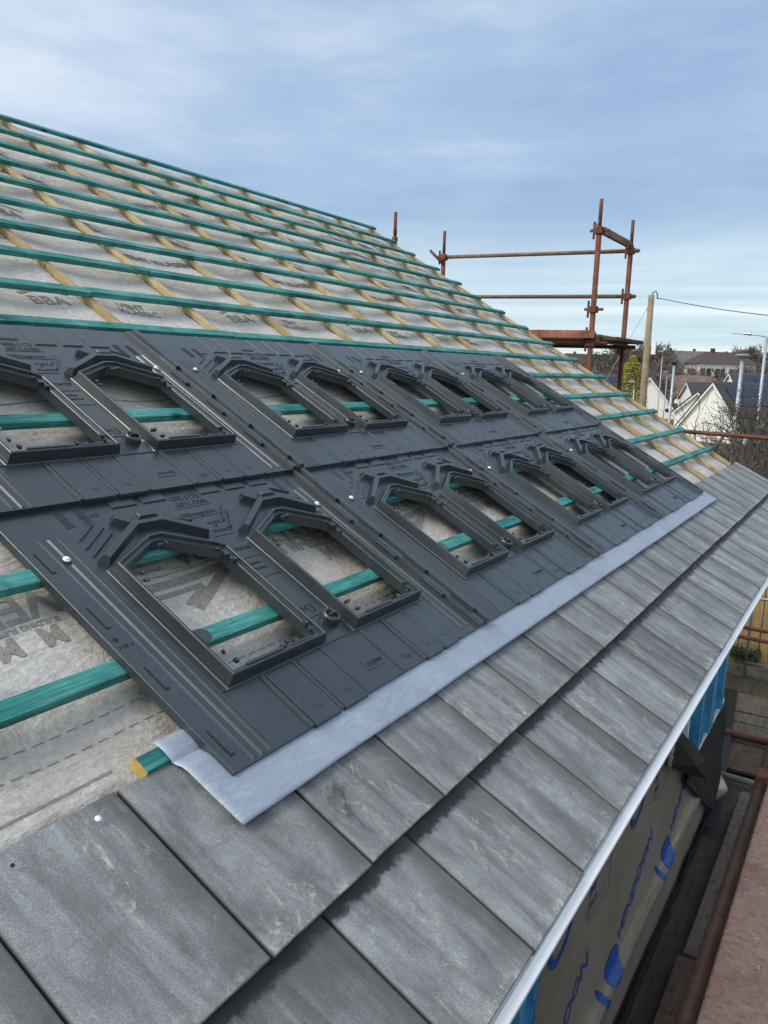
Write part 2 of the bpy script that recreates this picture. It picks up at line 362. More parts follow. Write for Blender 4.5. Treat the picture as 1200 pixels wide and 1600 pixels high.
    def dirty(name, c1, c2, spots=(.02, .015, .012)):
        t = NT(name); p = t.pos('world', (1, 1, 1)); a = t.noise(t.pos('obj', (1, 9, 9), rnd=13), 1.6, 6, .65, .5); b = t.noise(p, 16, 8, .72); d = t.noise(p, 60, 5, .7)
        c = t.mix(t.ramp(a, [(.3, 0), (.7, 1)]), c1, c2)
        c = t.mix(t.ramp(b, [(.52, 0), (.66, .8)]), c, spots)
        c = t.mix(t.ramp(d, [(.70, 0), (.78, .7)]), c, (.30, .27, .22))
        return t.set(c, .85, 0, .3, bump=b, bs=.6, bd=.02)
    M['board'] = dirty('muddy_timber_board', (.105, .082, .062), (.19, .155, .12))
    M['board2'] = dirty('muddy_brown_board', (.080, .050, .034), (.135, .088, .062))
    M['mud'] = dirty('muddy_yard', (.060, .045, .033), (.105, .085, .062))
    t = NT('fence_plank_timber'); g = t.noise(t.pos('obj', (14, 14, 1.0), rnd=17), 2.0, 7, .65, .6); b = t.noise(t.pos('world'), 5, 5)
    c = t.mix(t.ramp(g, [(.3, 0), (.7, 1)]), (.42, .25, .085), (.68, .46, .19)); c = t.mix(t.ramp(b, [(.5, 0), (.75, .4)]), c, (.21, .14, .06))
    M['fence'] = t.set(c, .75, bump=g, bs=.3, bd=.004)
    M['concrete'] = simple('mossy_concrete', (.20, .19, .15), .9, var=.45, sc=7, bump=.6, bd=.01)
    M['galv'] = simple('galvanised_steel', (.42, .44, .46), .5, .6, var=.25, sc=14)
    M['pole'] = simple('weathered_pole_timber', (.30, .225, .15), .85, var=.3, sc=5, bump=.5)
    M['cable'] = simple('black_cable', (.03, .03, .033), .6)
    M['render'] = simple('cream_render', (.86, .84, .77), .85, var=.06, sc=2)
    M['render2'] = simple('pale_render', (.60, .58, .53), .85, var=.12, sc=.6)
    t = NT('slate_grey_tiles'); p = t.pos('world'); n = t.noise(p, 3, 6)
    M['slate'] = t.set(t.mix(t.ramp(n, [(.3, 0), (.7, 1)]), (.035, .037, .045), (.065, .067, .078)), .6, bump=n, bs=.3)
    M['brownroof'] = simple('brown_roof_tiles', (.080, .056, .047), .85, var=.3, sc=2)
    M['greyroof'] = simple('grey_roof_tiles', (.15, .14, .135), .85, var=.25, sc=1.5)
    t = NT('solar_glass'); M['solar'] = t.set((.012, .018, .04), .12, 0, .6)
    t = NT('window_glass'); M['glass'] = t.set((.03, .035, .04), .08, 0, .6)
    M['bark'] = simple('dark_bark', (.115, .094, .076), .9, var=.4, sc=8)
    M['bark2'] = simple('hazed_twigs', (.185, .150, .122), .9, var=.35, sc=3)  # far trees: distance haze is put into the colour as a lighter tone
    M['farwood'] = simple('hazed_bare_wood', (.20, .162, .13), .95, var=.4, sc=.25)  # scrub albedo lightened to stand in for haze over the far slope
    M['leaf'] = simple('dull_green_leaf', (.045, .070, .022), .7, var=.4, sc=2)
    M['yleaf'] = simple('yellow_green_conifer', (.30, .265, .055), .7, var=.35, sc=1.5)
    M['dleaf'] = simple('dark_evergreen', (.026, .045, .024), .8, var=.4, sc=.6)
    t = NT('winter_ground'); p = t.pos('world'); n = t.noise(p, .06, 7, .65); g = t.noise(p, 1.7, 7, .7)
    c = t.mix(t.ramp(n, [(.40, 0), (.60, 1)]), (.070, .082, .030), (.125, .092, .065)); c = t.mix(t.ramp(g, [(.45, 0), (.7, .6)]), c, (.055, .048, .03))
    M['ground'] = t.set(c, .95, bump=g, bs=.5, bd=.1)
    t = NT('earth_mound'); p = t.pos('world'); g = t.noise(p, .9, 8, .75); h = t.noise(p, 3.5, 6, .7)
    c = t.mix(t.ramp(g, [(.4, 0), (.65, 1)]), (.135, .085, .062), (.215, .155, .12)); c = t.mix(t.ramp(h, [(.6, 0), (.75, .7)]), c, (.07, .085, .035))
    M['mound'] = t.set(c, .95, bump=g, bs=.8, bd=.3)
    M['asphalt'] = simple('asphalt', (.05, .05, .052), .9, var=.2, sc=1)
mats()

# ------------------------------------------------------------------ ground and yard (structure)
def ground_z(x, y):
    d = math.hypot(x + .34, y + 1.05)
    if x < 16: return 0.0
    t = min(1, (x - 16) / 26); h = -1.6 * (t * t * (3 - 2 * t))
    if d > 95:
        s_ = (d - 95) / 130; h += 6.6 * min(1.0, s_) * (0.9 + .1 * noise.noise((x * .01, y * .01, 0)))
    return h + (.25 * noise.noise((x * .05, y * .05, 3)) if x > 20 else 0)
g = MB(); xs = [-900, -300, -80, -20, 0, 8, 16] + [16 + 5 * i for i in range(1, 60)] + [330, 400, 600, 1000, 1800]
ys = [-1500, -600, -300, -120, -60, -30, -12] + [4 * i for i in range(-2, 60)] + [260, 320, 420, 700, 1500]
n0 = g.add([(x, y, ground_z(x, y)) for y in ys for x in xs]); w = len(xs)
for j in range(len(ys) - 1):
    for i in range(w - 1): a = n0 + j * w + i; g.face([a, a + 1, a + w + 1, a + w])
tag(g.build('ground', M['ground'], smooth=True), kind='structure')
yb = MB(); yb.grid(lambda a, b: (-4 + a * 17.2, -6 + b * 9, .012 + .03 * max(0, noise.noise((a * 30, b * 20, 1)))), 90, 50)
tag(yb.build('yard', M['mud'], smooth=True), kind='structure')

# ------------------------------------------------------------------ the house under construction
house = tag(empty('house'), 'house under construction with half tiled roof, green battens and foil wrapped wall', 'house')
B0, BG = 4.7958, .31566
U_L, U_R = -1.6, 7.99
V_TOP = 4.84
roof_bm = MB()
def under_z(u, v):
    ph = ((u - 2.1486) / .6) % 1.0
    sag = -.014 * math.sin(math.pi * ph) ** 2
    z = -.053 + sag + .006 * noise.noise((u * 1.3, v * 7, 0)) + .0035 * noise.noise((u * 6, v * 8, 2)) + .0015 * noise.noise((u * 16, v * 16, 5))
    return z
def under(a, b):
    u = U_L + a * (U_R - .01 - U_L); v = -.62 + b * (V_TOP + .62)
    return (u, v, under_z(u, v))
def drape(mb):
    mb.v = [(x, y, under_z(x, y) + .0016 + max(-.0004, min(.0004, z + .0465))) for x, y, z in mb.v]; return mb
roof_bm.grid(under, 260, 150)
roof = roof_bm.build('roof', M['underlay'], house, smooth=True, M=ROOF_M)
roof['label'] = 'grey fibrous roofing underlay stretched over the rafters'
# roof carcass: rafters and boards under the sheet, back slope
cb = MB(); cb.box(U_L, U_R, -.60, V_TOP - .02, -.085, -.072); 
cb.build('roof_board', M['yellow'], roof)
bk = MB(); yr = V_TOP * CS; zr = V_TOP * SN + ZO
bk.add([(U_L, yr + .01, zr - .07), (U_R, yr + .01, zr - .07), (U_R, 2 * yr + .6, ZO - .45), (U_L, 2 * yr + .6, ZO - .45)]); bk.face((0, 1, 2, 3)); bk.build('back_roof', M['slate'], house)
# walls
def wall_d(x, z):
    d = .008 * noise.noise((x * 2.2, z * 5, 0)) + .004 * noise.noise((x * 9, z * 3, 7))
    fold = ZO - 2.90 + .05 * noise.noise((x * .7, 0, 4))
    if z < fold: d += .050 * math.exp(-((z - fold) / .16) ** 2)
    else: d += .050 * math.exp(-((z - fold) / .035) ** 2)
    return d
def rings(b, n, k, m_=5):                    # fill an outline with concentric rings so that it can follow the sheet
    c = Vector(b.v[n]) * 0
    for i in range(k): c += Vector(b.v[n + i]) / k
    prev = n
    for r in range(1, m_):
        q = b.add([c + (Vector(b.v[n + i]) - c) * (1 - r / m_) for i in range(k)])
        for i in range(k): j = (i + 1) % k; b.face((prev + i, prev + j, q + j, q + i))
        prev = q
    b.face([prev + i for i in range(k)])
def conform(o, M_=Matrix.Identity(4)):
    Mi_ = M_.inverted(); me = o.data
    for v in me.vertices:
        p = M_ @ v.co; p.y = -wall_d(p.x, p.z) - .0035 + min(.001, max(-.001, p.y - M_.translation.y)); v.co = Mi_ @ p
    return o
def wall_sheet():
    b = MB()
    def fn(a, c):
        x = -4 + a * 12.15; z = .28 + c * (ZO - .62)
        return (x, -wall_d(x, z), z)
    b.grid(fn, 240, 64); return b
wall = wall_sheet().build('wall', M['foil'], house, smooth=True); wall['label'] = 'wall wrapped in dull silver foil membrane with blue lettering'
b = MB(); b.box(-4, 8.13, .012, .26, .0, ZO - .34); b.box(7.95, 8.13, .27, 2 * yr - .2, 0, ZO - .4)
g_ = b.add([(8.0, .27, ZO - .4), (8.0, yr, zr - .15), (8.0, 2 * yr - .2, ZO - .4), (7.9, .27, ZO - .4), (7.9, yr, zr - .15), (7.9, 2 * yr - .2, ZO - .4)])
b.face((g_, g_ + 1, g_ + 2)); b.face((g_ + 3, g_ + 5, g_ + 4)); b.build('gable_wall', M['foil'], house)
# damp membrane strip at the wall foot
b = MB()
b.grid(lambda a, c: (-4 + a * 12.1, -.030 - .02 * noise.noise((a * 60, 0, 0))  ,     .03 + c * (.13 + .04 * noise.noise((a * 26, 0, 9)) + (.02 if a < .8 else .0))), 160, 5)
b.build('damp_membrane', M['dpm'], house, smooth=True)
# lettering on the foil (flat print, standing 1.5 mm proud of the sheet)
def foil_text(body, size, x, z, mat, shear=0.0, y=-.020, spacing=1.0, bold=0.0, name='lettering'):
    me = text_mesh(body, size, .0004, spacing, shear, bold).copy(); me.materials.clear(); me.materials.append(mat)
    Q_ = Matrix.Translation((x, y, z)) @ Matrix.Rotation(math.pi / 2, 4, 'X'); return conform(link(name, me, wall, Q_), Q_)
def ring(cx, cz, r0, r1, a0, a1, mat, name='print_mark', y=-.020, sx=1.0):
    b = MB(); N_ = 26
    n = b.add([(cx + sx * r * math.cos(a0 + (a1 - a0) * i / N_), y, cz + r * math.sin(a0 + (a1 - a0) * i / N_)) for r in (r0, r1) for i in range(N_ + 1)])
    for i in range(N_): b.face((n + i, n + i + 1, n + N_ + 2 + i, n + N_ + 1 + i))
    return conform(b.build(name, mat, wall))
for k in range(3):
    x = 3.25 + 1.49 * k
    if k < 3: ring(x, ZO - 1.87, .115, .158, math.radians(-200), math.radians(35), M['ink'], sx=1.15)
    foil_text('hybris', .085, x - .12, ZO - 1.86, M['ink2'])
    b = MB(); 
    for (x0, x1, z0, z1) in ((0, .40, 0, .006), (0, .40, .24, .246), (0, .006, 0, .246), (.394, .40, 0, .246)): b.box(x + .42 + x0, x + .42 + x1, -.021, -.0195, ZO - 2.06 + z0, ZO - 2.06 + z1)
    b.build('print_mark', M['ink2'], wall)
    foil_text('50', .12, x + .47, ZO - 1.95, M['ink2']); foil_text('years', .075, x + .47, ZO - 2.03, M['ink2'])
for k in range(-1, 2):
    x = 4.53 + 1.49 * k
    me = text_mesh('VENDOON', .17, .0004, 1.0, .1, .002).copy(); me.materials.clear(); me.materials.append(M['ink'])
    Q_ = Matrix.Translation((x, -.024, ZO - 2.76)) @ Matrix.Rotation(math.pi / 2, 4, 'X') @ Matrix.Rotation(math.radians(24), 4, 'Z'); conform(link('lettering', me, wall, Q_), Q_)
for dx in (-1.49, 0):
    b = MB(); n = b.add([(px + dx, -.030, ZO + pz) for px, pz in [(5.89 + .15 * math.cos(a) + .02 * math.sin(2 * a), -2.82 - .03 * math.cos(a) + .125 * math.sin(a)) for a in [i * PI / 14 for i in range(28)]]]); rings(b, n, 28); conform(b.build('print_mark', M['ink'], wall))
    b = MB(); n = b.add([(px + dx, -.042, ZO + pz) for px, pz in [(5.67 + .13 * math.cos(a) + .0 , -2.90 - .14 * math.cos(a) + .040 * math.sin(a)) for a in [i * PI / 10 for i in range(20)]]]); rings(b, n, 20); conform(b.build('print_mark', M['ink'], wall))
# windows behind blue film
def film_window(x0, x1, z0, z1):
    b = MB(); b.box(x0 + .28, x1 + .03, -.05, .0, z0 - .05, z0 - .005); b.box(x0 - .06, x0 - .012, -.045, .0, z0 + .25, z1)
    w_ = b.build('window', M['white'], house); w_['label'] = 'window sealed under blue protective film'
    f = MB(); f.grid(lambda a, c: (x0 + a * (x1 - x0), -.035 - .022 * noise.noise((a * 7, c * 4, x0)) - .010 * noise.noise((a * 26, c * 7, 3)) - .03 * max(0, .12 - c), z0 + c * (z1 - z0)), 70, 40)
    f.build('film', M['film'], w_, smooth=True)
    for t in (.17, .46, .52, .80):
        f = MB(); xx = x0 + t * (x1 - x0); f.box(xx - .03, xx + .03, -.085, -.02, z0 + .03, z1); bevel(f.build('mullion', M['film2'], w_), .008)
film_window(6.14, 7.96, ZO - 2.26, ZO - .75)
film_window(1.2, 2.86, ZO - 2.26, ZO - .75)
# black membrane hung below the far window and turned out over the corner
b = MB()
b.grid(lambda a, c: (6.25 + a * 1.97, -.05 - .04 * abs(noise.noise((a * 3, c * 2, 5))), ZO - 2.30 - (1 - c) * (.10 + 1.1 * min(1, a * 1.1))), 40, 24)
b.build('damp_membrane', M['dpm'], house, smooth=True)
b = MB(); pts = [(4.80, -.13, ZO - 1.60), (4.80, -.15, ZO - 1.38), (5.05, -.15, ZO - 1.45), (5.66, -.16, ZO - 1.80), (6.32, -.16, ZO - 2.19), (6.62, -.15, ZO - 2.49), (5.8, -.12, ZO - 2.10)]
n = b.add(pts); c_ = b.add([(5.6, -.20, ZO - 1.93)])
for i in range(7): b.face((n + i, n + (i + 1) % 7, c_))
o = b.build('membrane_flap', M['dpm'], house); o.modifiers.new('s', 'SOLIDIFY').thickness = .004
b = MB(); b.tube([(4.56 + .008 * math.sin(i * 2.3), -.20 + .008 * math.sin(i * 3.1), ZO - 1.27 - .027 * i) for i in range(9)], .024, 8, .010); b.build('expanding_foam', M['foam'], house, smooth=True)
# fascia, soffit
b = MB(); e0 = rw(0, -.655, -.010); y_f = e0.y; z_f = e0.z
def fas(a, c, k):
    return (-4 + a * 12.05, y_f - .006 - .003 * noise.noise((a * 30, 0, 0)), z_f - .042 + c * .042)
b.grid(lambda a, c: fas(a, c, 1), 120, 1)
n = b.add([(-4, y_f - .012, z_f), (8.05, y_f - .012, z_f), (8.05, y_f + .10, z_f - .01), (-4, y_f + .10, z_f - .01)]); b.face((n, n + 1, n + 2, n + 3))
n = b.add([(x, y_f + dy, z_f + dz) for x in (-4, 8.05) for dy, dz in ((-.006, .000), (-.029, -.014), (-.029, -.022), (-.006, -.022))])
for f_ in ((0, 4, 5, 1), (1, 5, 6, 2), (2, 6, 7, 3), (0, 1, 2, 3), (7, 6, 5, 4)): b.face([n + i for i in reversed(f_)])
b.build('fascia', M['white'], house)
b = MB(); b.box(-4, 8.05, y_f - .004, .0, z_f - .062, z_f - .056); b.build('soffit', M['white'], house)

# battens, counter battens
def batten_mesh(L_, w_, h_, mat, end=None, along='x', seed=0):
    b = MB(); R_ = random.Random(seed); k = max(2, int(L_ / .3)); rows = []
    for i in range(k + 1):
        t = i / k * L_; dy = .0012 * R_.uniform(-1, 1); dz = .001 * R_.uniform(-1, 1)
        q = [(t, dy, -h_), (t, w_ + dy, -h_), (t, w_ + dy, dz), (t, dy, dz)]
        if along == 'y': q = [(w_ - p[1], p[0], p[2]) for p in q]
        rows.append(b.add(q))
    for a, c in zip(rows, rows[1:]):
        for j in range(4): kk = (j + 1) % 4; b.face((a + j, c + j, c + kk, a + kk))
    b.cur = 1 if end else 0
    b.face([rows[0] + j for j in (3, 2, 1, 0)]); b.face([rows[-1] + j for j in range(4)])
    return b.mesh('batten', [mat, end] if end else [mat])
cuts_all = [-1.6, .35, 2.15, 4.55, 5.75, 7.0]
for k in range(16):
    v1 = B0 - k * BG - .0; v0 = v1 - .048
    u_a = U_L; u_b = 7.98 + random.uniform(-.03, .05)
    if k == 15: v0, v1, u_a, u_b = .098, .138, .705, 5.88
    joints = sorted(random.sample([2.15 + .6 * i for i in range(-1, 9)], 2)) if k < 15 else []
    js = [u_a] + joints + [u_b]
    for a, c in zip(js, js[1:]):
        if c - a < .2: continue
        me = batten_mesh(c - a - .003, v1 - v0, .025, M['teal'], M['teal_end'] if k == 15 else None, seed=k * 7 + int(a * 10))
        bo = link('batten', me, roof, Matrix.Translation((a, v0 + random.uniform(-.003, .003), random.uniform(-.0015, .001))) @ Matrix.Rotation(random.uniform(-.0011, .0011), 4, 'Z'))
        bevel(bo, .0018, 1)
cb_u = [2.1486 + .6 * i for i in range(-6, 8)] + [7.27, 7.925]
cb_u[-3] = 6.66 if abs(cb_u[-3] - 6.66) < .4 else cb_u[-3]
for u in cb_u:
    v = .115
    if u < 5.9 and not (u < 1.0 or 2.1 < u < 2.2): v = 1.93
    while v < V_TOP - .1:
        L_ = min(random.choice((1.2, 2.4, 1.8)), V_TOP - .02 - v)
        me = batten_mesh(L_ - .004, .040, .0245, M['yellow'], None, 'y', seed=int(u * 100 + v * 10))
        bevel(link('counter_batten', me, roof, Matrix.Translation((u - .022, v, -.0255))), .0015, 1); v += L_
b = MB()
for k in range(16):
    for u in cb_u:
        if (u < 5.9 and k > 8) or u > 7.9: continue
        b.lathe([(0, 0), (.0035, 0), (.0035, .0012)], (u + random.uniform(-.01, .01), B0 - k * BG - .024 + random.uniform(-.008, .008), .0), 6)
tag(b.build('nail_heads', M['dpm'], roof), kind='stuff')
# print on the underlay
def uprint(items, mat=None):
    for (body, size, u, v, rot, kw) in items:
        b = MB(); text_into(b, body, size, u, v, -.0465, .0002, rot, **kw); drape(b).build('underlay_print', mat or M['print'], roof)
def strip(p, q, w_, mat):
    p, q = Vector(p), Vector(q); d = (q - p); k = max(2, int(d.length / .02)); n_ = Vector((-d.y, d.x)).normalized() * w_ / 2; b = MB()
    for sgn in (-1, 0, 1): r0 = b.add([((p + d * i / k + n_ * sgn).x, (p + d * i / k + n_ * sgn).y, -.0465) for i in range(k + 1)])
    for r in (0, k + 1):
        for i in range(k): b.face((r + i, r + i + 1, r + k + 2 + i, r + k + 1 + i))
    return drape(b).build('underlay_print', mat, roof)
for k in range(5):
    u = 1.12 + 1.2 * k
    strip((u, .590), (u + .33, .594), .028, M['print2']); strip((u + .325, .588), (u + .118, .484), .030, M['print2'])
    strip((u + .02, .553), (u + .20, .556), .016, M['print2']); strip((u + .20, .552), (u + .10, .505), .016, M['print2']); strip((u, .624), (u + .36, .628), .003, M['print'])
    uprint([('BBA', .085, u + .345, .697, PI, dict(bold=.002)), ('APPROVED', .022, u + .135, .660, PI, {}), ('CERTIFIED', .02, u + .135, .686, PI, {})], M['print'])
    uprint([('VENT', .125, u - .24, .680, PI, dict(bold=.003)), ('BUILDING SUPPLIES', .022, u - .262, .582, PI, dict(bold=.0005)), ('M', .075, u - .28, .556, PI, dict(bold=.004)), ('M', .075, u - .39, .556, PI, dict(bold=.004)),
            ('BUILD', .095, u + .80, .640, PI, dict(bold=.002))], M['print2'])
b = MB()
for v, in ((.287,), (.236,)):
    for i in range(150):
        u = .2 + i * .04; n = b.add([(u, v, -.0465), (u + .026, v, -.0465), (u + .026, v + .0025, -.0465), (u, v + .0025, -.0465)]); b.face((n, n + 1, n + 2, n + 3))
o = drape(b).build('underlay_print', M['print'], roof); o['kind'] = 'stuff'
for v in (1.25, 1.62):
    for k in range(5):
        uprint([('BBA', .085, 1.0 + 1.2 * k + .5 * (v > 1.5), v, 0, {}), ('R', .10, 1.72 + 1.2 * k, v + .03, PI, dict(bold=.003))], M['print2'])
for i, v in enumerate((2.175, 2.80, 3.105, 3.74, 4.06, 4.58)):
    for k in range(7):
        u = .95 + 1.2 * k + (.0, .85, .38, .5, .9, .2)[i]
        if u > 6.9: continue
        if i % 2 == 0:
            uprint([('BBA', .10, u - .28, v + .02, 0, dict(bold=.002)), ('VENT', .062, u + .19, v + .055, 0, dict(bold=.002)), ('KLASSIC', .066, u + .16, v, 0, dict(bold=.001))])
            strip((u - .30, v + .105), (u - .18, v + .155), .020, M['print']); strip((u - .18, v + .155), (u - .06, v + .105), .020, M['print'])
        else: uprint([('VENT KLASSIC', .085, u - .2, v, 0, dict(bold=.002))])
b = MB()
for v in (3.30, 1.47, 4.36): b.grid(lambda a, c: (U_L + a * (U_R - U_L - .05), v + c * .006 + .006 * noise.noise((a * 12, v, 0)), -.0465), 200, 1)
drape(b).build('underlay_lap', M['print'], roof)
# folded felt ridge above the first tile course
b = MB(); b.grid(lambda a, c: (-1.6 + a * 2.28, .112 + c * .042 + .005 * noise.noise((a * 5, 0, 0)), -.043 + .005 * math.sin(math.pi * c) + .004 * (c > .9)), 60, 5)
b.build('underlay_fold', M['underlay'], roof, smooth=True)
b = MB(); b.grid(lambda a, c: (-1.6 + a * 2.28, .150 + c * .0055 + .005 * noise.noise((a * 5, 0, 0)), -.0385), 60, 1); b.build('fold_edge', M['print'], roof)

# tiles : two courses, each tile an object
PJ, J0 = .3167, .6337
def tile_mesh(w_=PJ - .0055, L_=.415, t_=.030, mat=None):
    b = MB(); dz = -.020 * L_ / .34
    A = [(0, 0), (w_, 0), (w_, L_), (0, L_)]; T = offset(A, .0022)
    k = 10; R_ = random.Random(5)
    front = [(w_ * i / k, 0) for i in range(k + 1)]
    def zt(y): return dz * y / L_
    bot = b.add([(x, y + (R_.uniform(0, .0022) if 0 < i < k else 0), -t_) for i, (x, y) in enumerate(front)])
    mid = b.add([(x, y + (R_.uniform(0, .0016) if 0 < i < k else 0), -.0025) for i, (x, y) in enumerate(front)])
    top = b.add([(min(max(x, .0022), w_ - .0022), .0025 + R_.uniform(0, .0012), 0) for i, (x, y) in enumerate(front)])
    for r1, r2 in ((bot, mid), (mid, top)):
        for i in range(k): b.face((r1 + i, r1 + i + 1, r2 + i + 1, r2 + i))
    bb = b.add([(.0022, L_, zt(L_)), (w_ - .0022, L_, zt(L_)), (0, L_, zt(L_) - .0025), (w_, L_, zt(L_) - .0025), (0, L_, zt(L_) - .014), (w_, L_, zt(L_) - .014)])
    b.face([top + i for i in range(k + 1)] + [bb + 1, bb])
    b.face((mid + k, bb + 3, bb + 1, top + k)); b.face((mid, top, bb, bb + 2)); b.face((bot + k, bb + 5, bb + 3, mid + k)); b.face((bot, mid, bb + 2, bb + 4))
    b.face((bb, bb + 1, bb + 3, bb + 2)); b.face((bb + 2, bb + 3, bb + 5, bb + 4)); b.face((bot, bb + 4, bb + 5, bot + k))
    return b.mesh('tile', mat)
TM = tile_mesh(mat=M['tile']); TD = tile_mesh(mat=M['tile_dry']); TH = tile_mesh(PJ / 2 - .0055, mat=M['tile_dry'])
def tile(u, v, z, me=TM):
    o = link('tile', me, roof, Matrix.Translation((u + .0028 + random.uniform(-.001, .001), v + random.uniform(-.0025, .0025), z + random.uniform(-.001, .001))) @ Matrix.Rotation(random.uniform(-.002, .002), 4, 'Z'))
    return o
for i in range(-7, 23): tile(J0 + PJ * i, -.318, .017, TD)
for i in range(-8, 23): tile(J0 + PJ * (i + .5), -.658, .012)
tile(J0 + PJ * 23, -.318, .017, TH)
b = MB(); b.lathe([(.0, 0), (.006, 0), (.006, .0015), (.003, .003)], (.560, .060, .0035), 12); b.build('nail', M['white'], roof)
b = MB(); b.lathe([(.0, 0), (.004, 0), (.004, .0006)], (.393, .061, .0032), 10); b.build('nail_hole', M['dpm'], roof)

# ------------------------------------------------------------------ lead flashing
b = MB()
prof = [(.152, -.006), (.143, .004), (.120, .0062), (.098, .005), (.088, .0005), (.078, .0045), (.066, .010), (.05, .0125), (0, .014), (-.05, .0165), (-.085, .0185), (-.104, .0195)]
def lead(a, c):
    i = c * (len(prof) - 1); k = min(int(i), len(prof) - 2); f_ = i - k
    v = prof[k][0] * (1 - f_) + prof[k + 1][0] * f_; z = prof[k][1] * (1 - f_) + prof[k + 1][1] * f_
    u = .762 + .012 * c + a * 5.16
    return (u, v + (.003 * noise.noise((u * 3, 0, 0)) if c > .9 else 0), z - .0015 + .0014 * noise.noise((u * 4, v * 9, 0)))
b.grid(lead, 220, 22)
fl = b.build('lead_flashing', M['lead'], M=ROOF_M, smooth=True); s_ = fl.modifiers.new('t', 'SOLIDIFY'); s_.thickness = .0022
tag(fl, 'pale blue grey lead strip laid between the black trays and the grey tiles', 'flashing')

# ------------------------------------------------------------------ solar mounting trays
TW, THT = 1.241, .985
T0, R1 = .8564, .0
WIN = [(.163, .185), (.543, .185), (.543, .590), (.515, .615), (.378, .695), (.328, .695), (.163, .620)]
WOFF = .522
def tray_proto():
    root = empty('solar_mounting_tray')
    z0, z1 = .002, .0055
    outer = [(.0, 0), (TW, 0), (TW, THT), (.0, THT)]
    wins = [[(x + o, y) for x, y in offset(WIN, .019)] for o in (0, WOFF)]
    b = MB()
    polys = [[Vector((x, y, 0)) for x, y in outer]] + [[Vector((x, y, 0)) for x, y in reversed(w_)] for w_ in wins]
    flat = [p for q in polys for p in q]; tri = tessellate_polygon(polys)
    for z, rev in ((z1, 0), (z0, 1)):
        n = b.add([(p.x, p.y, z) for p in flat])
        for t in tri:
            a, c, d = [flat[i] for i in t]; ccw = (c - a).cross(d - a).z > 0
            t = t if ccw != bool(rev) else t[::-1]; b.face([n + i for i in t])
        if z == z1: nt = n
        else: nb = n
    k = 0
    for q in polys:
        L_ = len(q)
        for i in range(L_): j = (i + 1) % L_; b.face((nb + k + i, nb + k + j, nt + k + j, nt + k + i))
        k += L_
    # lower strip: raised ribs and stepped panels
    ribs = [.267, .389, .51, .70, .815, .925, 1.03]
    def rect(x0, x1, y0, y1, zz0, zz1, ins=.002): b.prism([(x0, y0), (x1, y0), (x1, y1), (x0, y1)], zz0, zz1, ins, False)
    for a in ribs: rect(a - .008, a + .008, -.001, .178, z1 - .001, z1 + .0045, .002)
    for a, c in ((.275, .381), (.397, .502), (.823, .917), (.933, 1.022)): rect(a, c, -.006, .172, z1 - .0046, z1 + .0045, .0025)
    for a, c in ((.275, .381), (.397, .502), (.71, .807), (.823, .917), (.933, 1.022)):       # small moulded arcs
        cx, cy = (a + c) / 2 + .01, .045
        b.bar([(cx + .013 * math.cos(t), cy + .013 * math.sin(t)) for t in [math.radians(x) for x in range(150, 340, 30)]], .003, z1 + .004, z1 + .006, .0006)
    rect(.134, 1.06, .178, .182, z1 - .001, z1 + .003, .001)
    rect(.0, TW, -.0015, .004, -.010, z1 + .001, .0005)
    # upper strip panels
    for a in (.30, .415, .53, .69, .805, .92, 1.03): 
        pass
    for a in (.345, .457, .69, .805, .925):
        rect(a, a + .090, .845, THT - .004, z1 - .001, z1 + .0045, .002)
    # left flange: lip, slots and long ribs
    rect(-.006, .004, -.002, THT, -.012, z1 + .004, .001)
    for x0, x1, h in ((.058, .076, .003), (.084, .104, .004), (.112, .126, .003)): rect(x0, x1, .0, .775, z1 - .001, z1 + h, .006)
    rect(.130, .134, .02, .60, z1 - .001, z1 + .0022, .0012)
    # right side ribs and seam channel
    for x0, x1, t_ in ((1.092, 1.106, .79), (1.130, 1.142, .80)): rect(x0, x1, .02, t_, z1 - .001, z1 + .005, .005)
    rect(1.160, 1.164, .0, THT, z1 - .001, z1 + .004, .001)
    rect(1.184, 1.212, -.002, THT - .01, z1 - .001, z1 + .013, .004)
    rect(1.220, 1.252, -.004, THT - .004, z1 - .001, z1 + .020, .005)
    for v_ in (.05, .26, .47, .68): rect(1.206, 1.224, v_, v_ + .10, z1, z1 + .024, .003)
    for v_ in (.155, .365, .575): rect(1.168, 1.182, v_, v_ + .09, z1, z1 + .012, .002)
    # ribs beside the deflectors
    for o in (0, WOFF):
        for p, q in (((.167, .748), (.240, .795)), ((.161, .713), (.262, .778)), ((.157, .680), (.270, .752))):
            if o: 
                p = (p[0] * .5 + .062, p[1]); q = (q[0] * .55 + .05, q[1])
                if p[1] > .74: continue
            b.bar([(p[0] + o, p[1]), (q[0] + o, q[1])], .010, z1 - .001, z1 + .007, .003)
        for p, q in (((.436, .799), (.510, .757)), ((.452, .777), (.545, .722)), ((.470, .820), (.540, .782)))[:2 if not o else 3]:
            b.bar([(p[0] + o, p[1]), (q[0] + o, q[1])], .010, z1 - .001, z1 + .0065, .003)
    # moulded hatch marks
    for cx in (.165, .225, 1.04, 1.10):
        for i in range(9): b.bar([(cx, .800 + i * .0085), (cx + .028, .803 + i * .0085)], .0028, z1 - .0005, z1 + .002, .0005)
    # text boxes
    def frame(x0, x1, y0, y1):
        for r_ in ((x0, x1, y0, y0 + .0022), (x0, x0 + .0022, y0, y1)): rect(*r_, z1 - .0005, z1 + .0018, .0004)
    frame(.545, .690, .798, .862); frame(.560, .640, .872, .890); frame(.522, .706, .748, .788); frame(.575, .66, .655, .735); frame(.585, .660, .052, .092)
    frame(.552, .66, .545, .60); frame(.552, .66, .46, .54); frame(.560, .66, .275, .36)
    body = b.build('body', M['plastic'], root); bevel(body, .0009, 1)
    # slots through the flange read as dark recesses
    b = MB()
